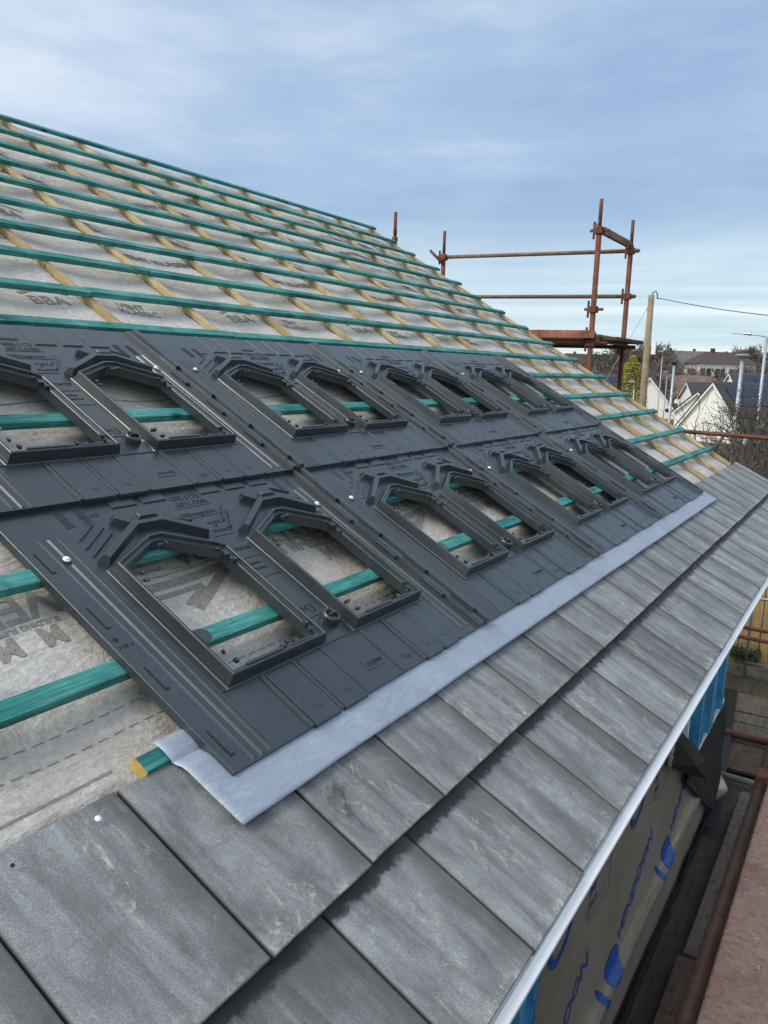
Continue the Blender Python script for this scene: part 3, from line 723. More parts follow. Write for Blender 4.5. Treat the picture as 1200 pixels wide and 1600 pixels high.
    for v_ in (.035, .243, .450, .655):
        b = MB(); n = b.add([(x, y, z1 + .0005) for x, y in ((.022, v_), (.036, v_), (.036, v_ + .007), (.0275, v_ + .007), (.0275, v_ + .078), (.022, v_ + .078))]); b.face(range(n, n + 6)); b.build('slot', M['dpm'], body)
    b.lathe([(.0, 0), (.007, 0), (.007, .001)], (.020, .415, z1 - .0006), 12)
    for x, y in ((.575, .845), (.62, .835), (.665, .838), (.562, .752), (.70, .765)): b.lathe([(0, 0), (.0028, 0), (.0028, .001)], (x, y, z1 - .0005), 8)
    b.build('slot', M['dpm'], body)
    def T(s_, sz, x, y, **k):
        b = MB(); text_into(b, s_, sz, x, y, z1 + .0003, .0006, 0, **k); b.build('lettering', M['emboss'], body)
    T('PORTRAIT', .0175, .566, .875); T('GSE-1175', .030, .556, .834); T('GSTC-D583', .026, .556, .806)
    T('GSEintegration', .024, .532, .758); T('MADE', .020, .600, .708); T('IN', .012, .612, .695); T('FRANCE', .021, .585, .670)
    T('PATENTED', .019, .563, .580); T('weather', .017, .575, .515); T('Machine', .017, .580, .492); T('M3', .046, .580, .290); T('DOWN', .020, .598, .063); T('DL 1670', .018, .225, .825)
    T('> PP <', .015, .010, .385)
    # window frames
    for o in (0, WOFF):
        P_ = [(x + o, y) for x, y in WIN]
        prof_ = [(0.0, z1 - .001), (.006, .038), (.008, .040), (.013, .040), (.0145, .038), (.015, .029), (.025, .028), (.0265, .025), (.027, -.006)]
        b = MB(); rows = []
        for d_, zz in prof_:
            q = offset(P_, d_) if d_ else P_; rows.append(b.add([(p[0], p[1], zz) for p in q]))
        K = len(P_)
        for r1, r2 in zip(rows, rows[1:]):
            for i in range(K): j = (i + 1) % K; b.face((r1 + i, r1 + j, r2 + j, r2 + i))
        # foot flange
        q0 = offset(P_, -.008); n1 = b.add([(p[0], p[1], z1 + .0004) for p in q0]); n2 = b.add([(p[0], p[1], z1 + .0035) for p in offset(P_, -.006)]); n3 = b.add([(p[0], p[1], z1 + .0035) for p in P_])
        for r1, r2 in ((n1, n2), (n2, n3)):
            for i in range(K): j = (i + 1) % K; b.face((r1 + i, r1 + j, r2 + j, r2 + i))
        # raised centre of the bottom rim, tabs
        b.box(o + .225, o + .36, .1985, .207, .026, .043); b.box(o + .40, o + .48, .1985, .204, .026, .0415)
        fr = b.build('window_frame', M['plastic'], root)
        bevel(fr, .0012, 2)
        b = MB(); cx, cy = o + .205, .33
        n = b.add([(cx - .014, cy - .022, .029), (cx - .014, cy + .022, .029)] + [(cx + .024 * math.cos(t), cy + .022 * math.sin(t), .029) for t in [math.radians(a) for a in range(80, -90, -20)]])
        b.face(range(n, n + 11)); m2 = b.add([(v[0], v[1], .025) for v in b.v[n:n + 11]])
        for i in range(11): j = (i + 1) % 11; b.face((n + i, m2 + i, m2 + j, n + j))
        if not o: b.build('tab', M['plastic'], fr)
        b = MB(); R_ = random.Random(3 + int(o * 10))
        for (cx, cy, hz) in ((.215, .57, 1), (.210, .545, 1), (.213, .265, 1), (.222, .230, 1), (.38, .214, 1), (.40, .220, 1), (.43, .214, 1), (.475, .214, 1), (.508, .226, 1), (.515, .25, 1), (.512, .56, 1), (.514, .53, 1), (.345, .652, 1), (.365, .652, 1), (.50, .585, 1)):
            s1 = R_.uniform(.003, .010); s2 = R_.uniform(.0025, .006); h = R_.uniform(.003, .010); b = MB()
            b.box(o + cx - s1, o + cx + s1, cy - s2, cy + s2, .024, .027 + h)
            b.build('clip', M['plastic'], fr)
        # water deflector above the window
        b = MB()
        b.bar([(.163 + o, .648), (.342 + o, .752), (.436 + o, .752), (.556 + o, .668)], .034, z1 - .001, z1 + .026, .008)
        b.bar([(.300 + o, .800), (.345 + o, .762)], .032, z1 - .001, z1 + .020, .007)
        b.bar([(.375 + o, .785), (.445 + o, .785)], .028, z1 - .001, z1 + .020, .006)
        b.bar([(.44 + o, .786), (.55 + o, .735)], .006, z1 - .001, z1 + .008, .0015)
        bevel(b.build('deflector', M['plastic'], root), .0025, 2)
        b = MB(); b.bar([(.355 + o, .758), (.425 + o, .758)], .0035, z1 + .0255, z1 + .027, .0005); b.lathe([(0, 0), (.0038, 0), (.0038, .0015)], (.39 + o, .758, z1 + .026), 10); b.build('seam_mark', M['emboss'], root)
    # cable guide knob
    b = MB(); b.lathe([(.029, 0), (.0265, .022), (.024, .026), (.018, .026), (.016, .020)], (.634, .245, z1 - .001), 24)
    kn = b.build('knob', M['plastic'], root, smooth=False)
    b = MB(); b.box(.618, .650, .2425, .2475, .02, .036); b.box(.6315, .6365, .245, .262, .02, .038); b.lathe([(.006, 0), (.005, .012)], (.640, .252, .024), 10); b.build('knob_insert', M['plastic'], kn)
    # fixing screws
    for x, y in ((.082, .687), (1.118, .695)):
        b = MB(); b.lathe([(.0095, 0), (.0095, .0018), (.0060, .0022), (.0062, .0050), (.0040, .0068)], (x, y, z1 + .0065), 14)
        b.build('screw', M['white'], root, smooth=False)
    return root
proto = tray_proto()
for q in bpy.data.objects:
    if q.parent: KIDS.setdefault(q.parent.name, []).append(q)
names = [['plastic solar tray at the lower left corner of the array, its slotted flange exposed', 'second tray from the left in the lower row, between two long seams',
          'third tray from the left in the lower row, above the narrowing lead strip', 'lower right corner tray beside the bare underlay and lead strip end'],
         ['leftmost tray of the upper row, cut off by the left photo edge', 'second tray of the upper row, below the long green batten',
          'third tray of the upper row, foreshortened between two seams', 'upper right corner tray, its right edge against open underlay']]
first = True
for r in range(2):
    for i in range(4):
        o = proto if first else copy_tree(proto); first = False
        o.matrix_local = ROOF_M @ Matrix.Translation((T0 - .010 + i * TW, (-.006, .877)[r], .016 + (.0 if r else .0) + .0002 * i)) @ Matrix.Rotation(-.014 if r else -.017, 4, 'X')
        tag(o, names[r][i], 'solar tray', 'black solar mounting trays on the roof')

# ------------------------------------------------------------------ scaffold at the gable
def P(x, y, z): return (x, y, z + ZO)
sc = tag(empty('gable_scaffold', (8.7, 1.8, 0)), 'rusty steel scaffold rising beyond the gable with a plank deck', 'scaffold')
inv = Matrix.Translation((-8.7, -1.8, 0))
def part(mb, name, mat, par, smooth=False, Mx=None): return mb.build(name, mat, par, smooth, Mx)
def std(x, y, ztop, lean=(0, 0), par=sc, Mx=inv):
    b = MB(); z0 = -ZO
    b.tube([P(x + lean[0], y + lean[1], z0), P(x, y, ztop - .30)], .030, 14)
    b.tube([P(x, y, ztop - .31), P(x, y, ztop)], .020, 12); b.tube([P(x, y, ztop - .34), P(x, y, ztop - .29)], .035, 14)
    s_ = part(b, 'standard', M['rust'], par, True, Mx)
    b = MB(); b.box(x - .032, x + .032, y - .008, y + .008, ZO + ztop - .26, ZO + ztop - .20); part(b, 'pin', M['rust'], s_)
    return s_
XI, XO, Y1, Y2 = 8.72, 9.9, 1.78, 4.28
std(XI, Y1, 2.64, (0, .0)); std(XO, Y1 - .03, 2.61); std(XI, 4.31, 2.66); std(XO, 4.24, 2.61); std(XO, -.75, 2.3); std(XI + .1, -.75, -.9)
def ledger(p, q, r=.024, mat=M['rust2'], name='ledger', par=sc, Mx=inv):
    b = MB(); b.tube([P(*p), P(*q)], r, 12); return part(b, name, mat, par, True, Mx)
ledger((XO, 1.66, 2.26), (XO, 4.34, 2.275)); ledger((XO, 1.66, 1.735), (XO, 6.6, 1.78)); ledger((XO - .02, -1.2, .15), (XO - .02, 1.9, .19), .024, M['rust'])
ledger((XI, 1.6, 1.14), (XI, 6.5, 1.14), .024, M['rust']); ledger((XO, 1.6, 1.14), (XO, 6.5, 1.14), .024, M['rust'])
def coupler(x, y, z, s_=.045):
    b = MB(); b.box(x - s_, x + s_, y - s_, y + s_, z + ZO - .035, z + ZO + .035); b.box(x - .012, x + .012, y - .11, y + .10, z + ZO - .015, z + ZO + .015); b.tube([P(x - .02, y + .05, z - .09), P(x - .02, y + .05, z + .09)], .014, 8)
    bevel(part(b, 'coupler', M['rust'], sc, False, inv), .008)
for x, y, z in ((XI, Y1, 2.32), (XO, Y1 - .03, 2.26), (XI, Y1, 1.50), (XO, Y1 - .03, 1.735), (XO, 4.24, 2.27), (XI, Y1, 1.14), (XO, Y1 - .03, 1.14), (XI, Y1, 1.22)): coupler(x, y, z)
b = MB(); b.tube([P(XI - .05, Y1 + .02, 2.36), P(XO + .05, Y1 - .02, 2.33)], .026, 10); b.box(XI + .1, XO - .05, Y1 - .03, Y1 + .02, ZO + 2.30, ZO + 2.37); part(b, 'transom', M['rust2'], sc, False, inv)
b = MB(); b.tube([P(XO - .05, 4.24, 2.2), P(XO - .05, 4.42, 2.36)], .02, 8); part(b, 'brace', M['rust'], sc, True, inv)
for i in range(5):
    b = MB(); x0 = XI + .02 + i * .232; b.box(x0, x0 + .222, 1.50, 6.4, ZO + 1.175, ZO + 1.213); bevel(part(b, 'deck_board', M['board2'], sc, False, inv), .004)
b = MB(); b.box(XI - .10, XI - .06, 1.72, 6.2, ZO + 1.19, ZO + 1.275); bevel(part(b, 'toe_board', M['redboard'], sc, False, inv), .004)
b = MB(); b.box(XI - .02, XO - .03, 1.69, 1.73, ZO + 1.15, ZO + 1.235); bevel(part(b, 'toe_board', M['rust2'], sc, False, inv), .004)
# working lift along the eaves, in the lower right corner
es = tag(empty('eaves_scaffold', (0, -.9, 0)), 'gritty pinkish steel working platform along the eaves in the lower right corner', 'scaffold')
ei = Matrix.Translation((0, .9, 0))
for i in range(3):
    b = MB(); y0 = -.83 - i * .34; b.box(-2.2, 6.4, y0 - .33, y0, ZO - .80, ZO - .75)
    o = part(b, 'deck_board', M['pink'], es, False, ei); bevel(o, .012, 3)
b = MB(); b.tube([P(-2.2, -.79, -.865), P(6.6, -.79, -.865)], .024, 14); part(b, 'ledger', M['darktube'], es, True, ei)
for x in (-1.9, 3.75, 6.2):
    b = MB(); b.tube([P(x, -.72, -ZO + .02), P(x, -.72 if x > 0 else -1.9, -.60 if x > 0 else .5)], .026, 12) if x < 0 else b.tube([P(x + .35, -.86, -ZO + .02), P(x + .35, -.86, -.83)], .026, 12); part(b, 'standard', M['rust'], es, True, ei)
b = MB(); b.box(3.30, 3.38, -.835, -.765, ZO - .90, ZO - .82); bevel(part(b, 'coupler', M['rust'], es, False, ei), .01)

# yard: boards, tubes, fence
def thing(mb, name, mat, label, cat, smooth=False, group=None, bv=0):
    o = mb.build(name, mat, None, smooth); tag(o, label, cat, group)
    if bv: bevel(o, bv)
    return o
def board(x0, x1, y0, y1, z, mat, label, rot=0.0, t=.038):
    b = MB(); L_ = x1 - x0; W_ = y1 - y0; b.box(-L_ / 2, L_ / 2, -W_ / 2, W_ / 2, 0, t)
    o = b.build('scaffold_board', mat); o.location = ((x0 + x1) / 2, (y0 + y1) / 2, z); o.rotation_euler = (0, 0, rot); bevel(o, .004)
    tag(o, label, 'board', 'muddy boards laid in the yard'); return o
board(5.75, 8.7, -.46, -.23, .055, M['board'], 'pale grey board running along the wall foot, past the torn foil corner')
board(2.6, 5.7, -.46, -.20, .055, M['board2'], 'dark brown board along the wall in the bottom of the picture')
board(2.6, 5.7, -.74, -.48, .055, M['board2'], 'second dark brown board, next to the rusty platform tube')
board(5.75, 8.7, -.72, -.48, .055, M['board2'], 'brown board half hidden under the rusty platform tube')
for i, (x, lab, mt) in enumerate(((9.55, 'widest muddy board lying across the yard nearest the black flap', 'board2'), (10.42, 'muddy cross board just beyond the fat rusty tube', 'board'), (10.78, 'middle muddy cross board with dark gaps either side', 'board'), (11.16, 'muddy cross board second from the fence kerb', 'board'), (11.5, 'muddy cross board against the mossy fence kerb', 'board'))):
    b = MB(); wd = .74 if i == 0 else .33; b.box(-wd / 2, wd / 2, -1.5, .62, 0, .04); o = b.build('scaffold_board', M[mt]); o.location = (x, .15 if i else .1, .05); bevel(o, .006); tag(o, lab, 'board', 'muddy boards laid in the yard')
b = MB(); b.tube([(10.12, .6, .12), (10.05, -1.6, .12)], .045, 12); thing(b, 'rusty_tube', M['rust'], 'thick orange rusty tube lying across the muddy boards', 'tube', True)
b = MB(); b.tube([(8.95, .35, .11), (8.86, -1.0, .11)], .035, 12); thing(b, 'muddy_pipe', M['concrete'], 'thin mud coated pipe between grey board and cross boards', 'tube', True)
b = MB(); b.tube([(11.9, .9, ZO - 2.62), (11.9, -1.8, ZO - 2.66)], .028, 12); thing(b, 'rusty_rail', M['rust'], 'upper of two dark rusty rails before the yellow fence', 'tube', True)
b = MB(); b.tube([(11.9, .9, ZO - 2.76), (11.9, -1.8, ZO - 2.82)], .028, 12); thing(b, 'rusty_rail', M['rust'], 'lower of two dark rusty rails before the yellow fence', 'tube', True)
b = MB(); b.tube([(9.9, -.42, 0), (9.9, -.42, 1.2)], .03, 12); thing(b, 'rusty_post', M['rust'], 'upright rusty post at the right edge beside the muddy boards', 'post', True)
# loose sheet of membrane on the ground beyond the corner
b = MB(); b.grid(lambda a, c: (7.7 + a * 4.0, -.16 + .40 * a + c * (.8), .10 + .05 * abs(noise.noise((a * 6, c * 3, 0))) * (1 - a) + .012), 50, 12)
o = thing(b, 'membrane_sheet', M['dpm'], 'black damp membrane spread on the yard past the house corner', 'plastic sheet', True)
b = MB(); b.grid(lambda a, c: (8.15 + a * .3, -.04 - .10 * math.sin(math.pi * a) * math.sin(math.pi * c), .14 + c * .22), 12, 10)
thing(b, 'torn_foil', M['foil'], 'small torn silver foil scrap curling off the foot of the wall', 'foil scrap', True)
fence = tag(empty('timber_fence', (12.9, 0, 0)), 'yellow vertical plank fence on a mossy kerb beyond the yard', 'fence')
for i in range(40):
    b = MB(); y0 = -2.6 + i * .148; h = 1.25 + random.uniform(-.015, .015)
    b.box(-.011, .011, -.066, .066, 0, h); o = b.build('plank', M['fence'], fence, M=Matrix.Translation((0, y0, .16)) @ Matrix.Rotation(random.uniform(-.006, .006), 4, 'X')); bevel(o, .002, 1)
for z in (.35, 1.2):
    b = MB(); b.box(.012, .06, -2.7, 3.4, z, z + .08); b.build('rail', M['board2'], fence)
b = MB(); b.box(-.30, .02, -2.7, 3.4, 0, .19); bevel(b.build('kerb', M['concrete'], fence), .02)
bar = tag(empty('pedestrian_barrier', (12.6, 0, 0)), 'galvanised barrier with rounded top corner leaning before the plank fence', 'barrier')
b = MB(); ya, yb_ = .265, -1.7; arc = [(0, ya, .03), (0, ya, 1.12)] + [(0, ya - .12 + .12 * math.cos(t), 1.12 + .12 * math.sin(t)) for t in [math.radians(a) for a in range(15, 91, 15)]] + [(0, yb_, 1.24)]
b.tube(arc, .020, 10); b.tube([(0, ya, .25), (0, yb_, .25)], .015, 8); b.build('frame', M['galv'], bar, True)
for i in range(14):
    b = MB(); b.tube([(0, ya - .14 * (i + 1), .25), (0, ya - .14 * (i + 1), 1.23)], .004, 6); b.build('wire', M['galv'], bar, True)
b = MB(); R_ = random.Random(2)
for i in range(1400):
    c = Vector((12.75 + R_.uniform(-.2, .25), R_.uniform(.1, .5), .26 + abs(R_.gauss(0, .06)))); a = R_.uniform(0, 6.28); s_ = .03
    n = b.add([c, c + Vector((math.cos(a) * s_, math.sin(a) * s_, .02)), c + Vector((math.cos(a + .6) * s_, math.sin(a + .6) * s_, .035))]); b.face((n, n + 1, n + 2))
thing(b, 'moss_clump', M['leaf'], 'dark green weeds growing on the kerb under the fence', 'weeds')['kind'] = 'stuff'

# ------------------------------------------------------------------ neighbourhood
def gz(x, y): return ground_z(x, y)
def gable_house(name, apex, halfw, rise, wall_h, length, yaw, label, roofm, wallm=None, panels=0, windows=0, cat='house', over=.25):
    """apex: world point of the front gable's apex; +x local is the length away from the viewer"""
    wallm = wallm or M['render']; root = tag(empty(name, (apex.x, apex.y, apex.z - rise - wall_h)), label, cat); root.rotation_euler = (0, 0, yaw)
    H_ = wall_h + rise; b = MB()
    n = b.add([(x, y, z) for x in (0, length) for y, z in ((-halfw, -2), (halfw, -2), (halfw, wall_h), (0, H_), (-halfw, wall_h))])
    b.face((n + 4, n + 3, n + 2, n + 1, n)); b.face((n + 5, n + 6, n + 7, n + 8, n + 9))
    b.face((n, n + 5, n + 9, n + 4)); b.face((n + 1, n + 2, n + 7, n + 6)); b.build('wall', wallm, root)
    for sgn in (-1, 1):
        b = MB(); t = Vector((0, sgn * halfw, -rise)).normalized(); up = Vector((0, sgn * rise, halfw)).normalized()
        A = Vector((-over, 0, H_)) + up * .02; L_ = math.hypot(halfw, rise) + .35
        q = [A, A + Vector((length + 2 * over, 0, 0)), A + Vector((length + 2 * over, 0, 0)) + t * L_, A + t * L_]
        n = b.add(q + [p + up * .14 for p in q])
        for f_ in ((0, 1, 2, 3), (7, 6, 5, 4), (0, 4, 5, 1), (1, 5, 6, 2), (2, 6, 7, 3), (3, 7, 4, 0)): b.face([n + i for i in f_])
        rf = b.build('roof', roofm, root)
        b = MB(); A2 = A + Vector((-.04, 0, 0)); 
        q = [A2 - up * .02, A2 + t * L_ - up * .02, A2 + t * L_ - up * .16, A2 - up * .17]; n = b.add(q + [p + Vector((.035, 0, 0)) for p in q])
        for f_ in ((0, 1, 2, 3), (7, 6, 5, 4), (0, 4, 5, 1), (1, 5, 6, 2), (2, 6, 7, 3)): b.face([n + i for i in f_])
        b.build('bargeboard', M['render'], root)
        nb = max(3, int(L_ / .34)); b = MB()          # course lines
        for k in range(1, nb):
            p = A + t * (L_ * k / nb) + up * .142; q = [p, p + Vector((length + 2 * over, 0, 0)), p + Vector((length + 2 * over, 0, 0)) + up * .02, p + up * .02]
            n = b.add(q); b.face((n, n + 1, n + 2, n + 3)); q = [q[3], q[2], q[2] - t * .3, q[3] - t * .3]; q[2] = q[2] - up * .018; q[3] = q[3] - up * .018; n = b.add(q); b.face((n, n + 1, n + 2, n + 3))
        b.build('tile_course', roofm, rf)
        if panels and sgn == -1:
            for k in range(panels):
                b = MB(); p = A + Vector((.9 + k * 1.75, 0, 0)) + t * .7 + up * .20
                for r_ in range(2):
                    q = [p + t * (1.08 * r_), p + t * (1.08 * r_) + Vector((1.70, 0, 0)), p + t * (1.08 * r_ + 1.04) + Vector((1.70, 0, 0)), p + t * (1.08 * r_ + 1.04)]
                    n = b.add(q + [x + up * .04 for x in q])
                    for f_ in ((7, 6, 5, 4), (0, 4, 5, 1), (1, 5, 6, 2), (2, 6, 7, 3), (3, 7, 4, 0)): b.face([n + i for i in f_])
                b.build('solar_panel', M['solar'], rf)
    for k in range(windows):
        b = MB(); x = 1 + k * (length - 2.2) / max(1, windows - 1) if windows > 1 else length / 2
        b.box(x, x + 1.1, -halfw - .03, -halfw + .02, wall_h - 1.5, wall_h - .35); w_ = b.build('window', M['glass'], root)
        b = MB(); b.box(x - .06, x + 1.16, -halfw - .05, -halfw - .031, wall_h - 1.56, wall_h - 1.5); b.box(x + .52, x + .58, -halfw - .05, -halfw - .031, wall_h - 1.5, wall_h - .35); b.build('frame', M['white'], w_)
    return root
# near neighbours (their gables face the site)
h1 = gable_house('neighbour_house', at(1016, 589, 105), 3.3, 4.0, 3.0, 12, math.radians(9), 'cream gabled house just right of the timber pole', M['slate'])
b = MB(); b.lathe([(.0, 0), (.22, 0), (.22, .05)], (0, 0, 0), 16); o = b.build('round_vent', M['glass'], h1, M=Matrix.Translation((-.03, -2.3, 3.05)) @ Matrix.Rotation(-PI / 2, 4, 'Y'))
h2 = gable_house('neighbour_house', at(1117, 598, 80), 4.0, 4.5, 2.6, 14, math.radians(-30), 'large cream gabled house behind bare bush at the right, panels on its dark roof', M['slate'], panels=5)
b = MB(); b.box(-.05, -.02, -1.2, 1.0, -.9, .35); b.build('window_band', M['brownroof'], h2)
h3 = gable_house('neighbour_house', at(1092, 613, 92), 2.4, 2.1, 2.4, 5, math.radians(-12), 'low cream gabled house with small porch between two big gables', M['slate'])
h4 = gable_house('neighbour_house', at(1076, 598, 104), 3.6, 2.2, 2.6, 9, math.radians(-62), 'house with nearly black hipped roof behind the low cream gable', M['slate'])
h5 = gable_house('neighbour_house', at(944, 586, 114), 4.4, 3.0, 2.6, 6, math.radians(-68), 'dark roofed house with solar panels seen below the scaffold deck', M['slate'], panels=2)
h6 = gable_house('neighbour_house', at(1142, 584, 108), 4.2, 2.6, 2.6, 20, math.radians(-62), 'house with a blue grey panelled roof behind the right hand gable', M['slate'], panels=7)
h7 = gable_house('neighbour_house', at(985, 583, 125), .85, .85, .6, 3, math.radians(20), 'tiny pale gable peeping between the two scaffold standards', M['slate'])
# houses on the hill
hill = [(1126, 550, 150, 9.4, 2.0, 'brownroof', 'long white house with chocolate roof and dark windows on the hill', 4, 4.2),
        (1062, 548, 205, 14, 3.6, 'greyroof', 'grey roofed house on the skyline right of the pole', 3, 0),
        (1098, 549, 215, 13, 3.6, 'greyroof', 'grey roofed house on the middle of the skyline', 3, 0),
        (1150, 553, 230, 15, 3.2, 'brownroof', 'brown roofed house on the skyline above the long white house', 3, 0),
        (1188, 560, 190, 12, 3.4, 'greyroof', 'grey house on the skyline beside the far right lamp column', 2, 0),
        (1030, 560, 180, 14, 4.4, 'brownroof', 'dark brown roofed house on the hill directly behind the pole', 3, 0),
        (1046, 571, 160, 8, 3.2, 'brownroof', 'small pale house under the dark brown roof on the hill', 2, 0),
        (918, 553, 230, 22, 4.0, 'brownroof', 'row house on the hill seen under the scaffold deck', 5, 0),
        (890, 556, 245, 14, 3.8, 'greyroof', 'pale house on the hill left of the inner scaffold standard', 3, 0),
        (862, 552, 250, 12, 3.8, 'greyroof', 'pale house on the hill just above the verge of the roof', 3, 0),
        (955, 557, 215, 12, 3.6, 'brownroof', 'brown roofed house on the hill left of the outer scaffold standard', 2, 0)]
hills_objs = []
for (px, py, X, wd, rise, rm, lab, nw, wh) in hill:
    A = at(px, py, X); wh = wh or 4.6; root = tag(empty('hill_house', (A.x, A.y, A.z - rise - wh)), lab, 'house', 'houses on the hill behind the estate'); yaw = math.radians(random.uniform(-12, 12) - 90 + 30); root.rotation_euler = (0, 0, yaw)
    b = MB(); hw = wd / 2; b.box(-hw, hw, -3.5, 3.5, -6, wh); b.build('wall', M['render2'] if nw != 4 else M['render'], root)
    b = MB(); n = b.add([(-hw - .4, -3.9, wh), (hw + .4, -3.9, wh), (hw + .4, 3.9, wh), (-hw - .4, 3.9, wh), (-hw * .55, 0, wh + rise), (hw * .55, 0, wh + rise)])
    for f_ in ((0, 1, 5, 4), (1, 2, 5), (2, 3, 4, 5), (3, 0, 4), (3, 2, 1, 0)): b.face([n + i for i in f_])
    rf = b.build('roof', M[rm], root)
    b = MB(); b.box(-hw * .35, -hw * .35 + .6, -.3, .3, wh + rise - 1.2, wh + rise + .55); b.build('chimney', M['brownroof'], rf)
    for k in range(nw):
        b = MB(); x = -hw + wd * (k + .5) / nw; b.box(x - .8, x + .8, -3.56, -3.48, wh - 2.3, wh - .8); w_ = b.build('window', M['glass'], root)
        b = MB(); b.box(x - .05, x + .05, -3.6, -3.565, wh - 2.3, wh - .8); b.build('frame', M['white'], w_)
# brown earth bank
A = at(1070, 600, 118)
b = MB()
def mound(a, c):
    x = A.x - 14 + a * 34; y = A.y - 18 + c * 50; base = gz(x, y)
    return (x, y, base - .5 + 5.2 * math.exp(-((a - .55) / .33) ** 2 - ((c - .45) / .36) ** 2) * (1 + .25 * noise.noise((x * .15, y * .15, 1))) + .35 * noise.noise((x * .6, y * .6, 0)))
b.grid(mound, 70, 90); tag(b.build('earth_mound', M['mound'], smooth=True), kind='structure')

# poles, lamps, cable
b = MB(); T_ = at(1018, 461, 34); B_ = at(1001, 632, 34); d = (B_ - T_) / (T_.z - B_.z); base = T_ + d * (T_.z + 1.2)
base = Vector((T_.x, T_.y - .05, -1.2))
b.tube([base, T_], .17, 14, .115)
pole = b.build('utility_pole', M['pole'], None, True); tag(pole, 'tall weathered timber pole standing beyond the verge', 'pole')
b = MB(); b.tube([T_ + Vector((0, 0, -.05)), T_ + Vector((0, -.05, .10)), T_ + Vector((0, -.16, .14)), T_ + Vector((0, -.22, .05)), T_ + Vector((0, -.24, -.16))], .022, 6); b.build('hook', M['cable'], pole)
b = MB(); q = at(1016, 545, 33.7); b.box(q.x - .1, q.x + .02, q.y - .22, q.y - .06, q.z - .22, q.z + .28); b.build('sign_plate', M['white'], pole)
b = MB(); p0 = T_ + Vector((0, -.24, -.12)); p1 = at(1205, 488, 30)
p1 = p1 + (p1 - p0) * .5
b.tube([p0.lerp(p1, t / 14) - Vector((0, 0, .12 * math.sin(PI * t / 14))) for t in range(15)], .014, 6); thing(b, 'overhead_cable', M['cable'], 'thin black cable sagging from the timber pole towards the right', 'cable', True)
b = MB(); p0 = T_ + Vector((0, 0, -.25)); p1 = at(948, 592, 33); b.tube([p0, p0.lerp(p1, .5), p1 + (p1 - p0) * .5], .012, 6); thing(b, 'guy_wire', M['galv'], 'thin grey guy wire falling left from the timber pole', 'cable', True)
def lamp(px, py, X, r, label, kind, hm='galv'):
    A_ = at(px, py, X); root = tag(empty('street_lamp', (A_.x, A_.y, gz(A_.x, A_.y) - .3)), label, 'street lamp', 'street lamps in the estate')
    H_ = A_.z - (gz(A_.x, A_.y) - .3); b = MB(); b.tube([(0, 0, 0), (0, 0, H_ * .3), (0, 0, H_ - .1)], r, 10, r * .75); b.build('column', M['galv'], root, True)
    b = MB()
    if kind == 'disc':
        b.lathe([(.06, -.22), (.07, -.16), (.10, -.12), (.19, -.07), (.20, -.03), (.14, .0)], (0, 0, H_), 18); b.build('lamp_head', M['cable'] if hm == 'galv' else M['galv'], root)
    elif kind == 'arm':
        b.tube([(0, 0, H_ - .10), (0, .3, H_ - .06), (0, .62, H_ - .04)], .02, 8); b.tube([(0, .40, H_ - .04), (0, .50, H_ - .03), (0, .62, H_ - .03)], .05, 8, .03); b.tube([(0, .55, H_ - .03), (0, .92, H_ - .02)], .022, 8, .015); b.build('lamp_head', M['galv'], root)
    else:
        b.box(-.5, .0, -.10, .22, H_ - .12, H_); b.box(-.1, .06, -.1, .5, H_ - .10, H_ - .02); b.build('lamp_head', M['galv'], root)
    return root
lamp(1054, 565, 44, .09, 'street lamp with black disc head before the left cream gable', 'disc')
lamp(1161, 553, 27, .08, 'thick galvanised lamp column with pale disc head before the panelled roof', 'disc', 'white')
lamp(1199, 520, 25, .06, 'lamp column at the right edge with a long arm head', 'arm')
lamp(1036, 548, 88, .06, 'tallest thin distant lamp standing in front of the earth bank', 'box')
lamp(1043, 580, 96, .055, 'short distant lamp in front of the earth bank', 'box')
lamp(992, 595, 66, .07, 'small white lamp in front of the panelled roof left of the pole', 'box')
b = MB(); q = at(1058, 627, 43.5); b.box(q.x - .05, q.x, q.y - .12, q.y + .12, q.z - .1, q.z + .1); thing(b, 'white_sign', M['white'], 'small white board on the lamp column with the black disc head', 'sign')

# vegetation
def branchy(mb, p, d, L_, r, depth, R_, spread=.55, kids=3, droop=0.0, segs=3, nside=4, minr=.004):
    pts = [p]; q = p.copy(); dd = d.normalized()
    for i in range(segs):
        dd = (dd + Vector((R_.gauss(0, .16), R_.gauss(0, .16), R_.gauss(0, .12) - droop))).normalized(); q = q + dd * (L_ / segs); pts.append(q)
    mb.tube(pts, r, nside if depth > 1 else 3, max(minr, r * .55), cap=False)
    if depth <= 0: return
    for k in range(kids):
        t = R_.uniform(.35, 1.0); i = min(int(t * segs), segs - 1); a = pts[i].lerp(pts[i + 1], t * segs - i)
        nd = (dd + Vector((R_.gauss(0, spread), R_.gauss(0, spread), R_.gauss(0.08, spread)))).normalized()
        branchy(mb, a, nd, L_ * R_.uniform(.5, .78), max(minr, r * .55), depth - 1, R_, spread, kids, droop, segs, nside, minr)
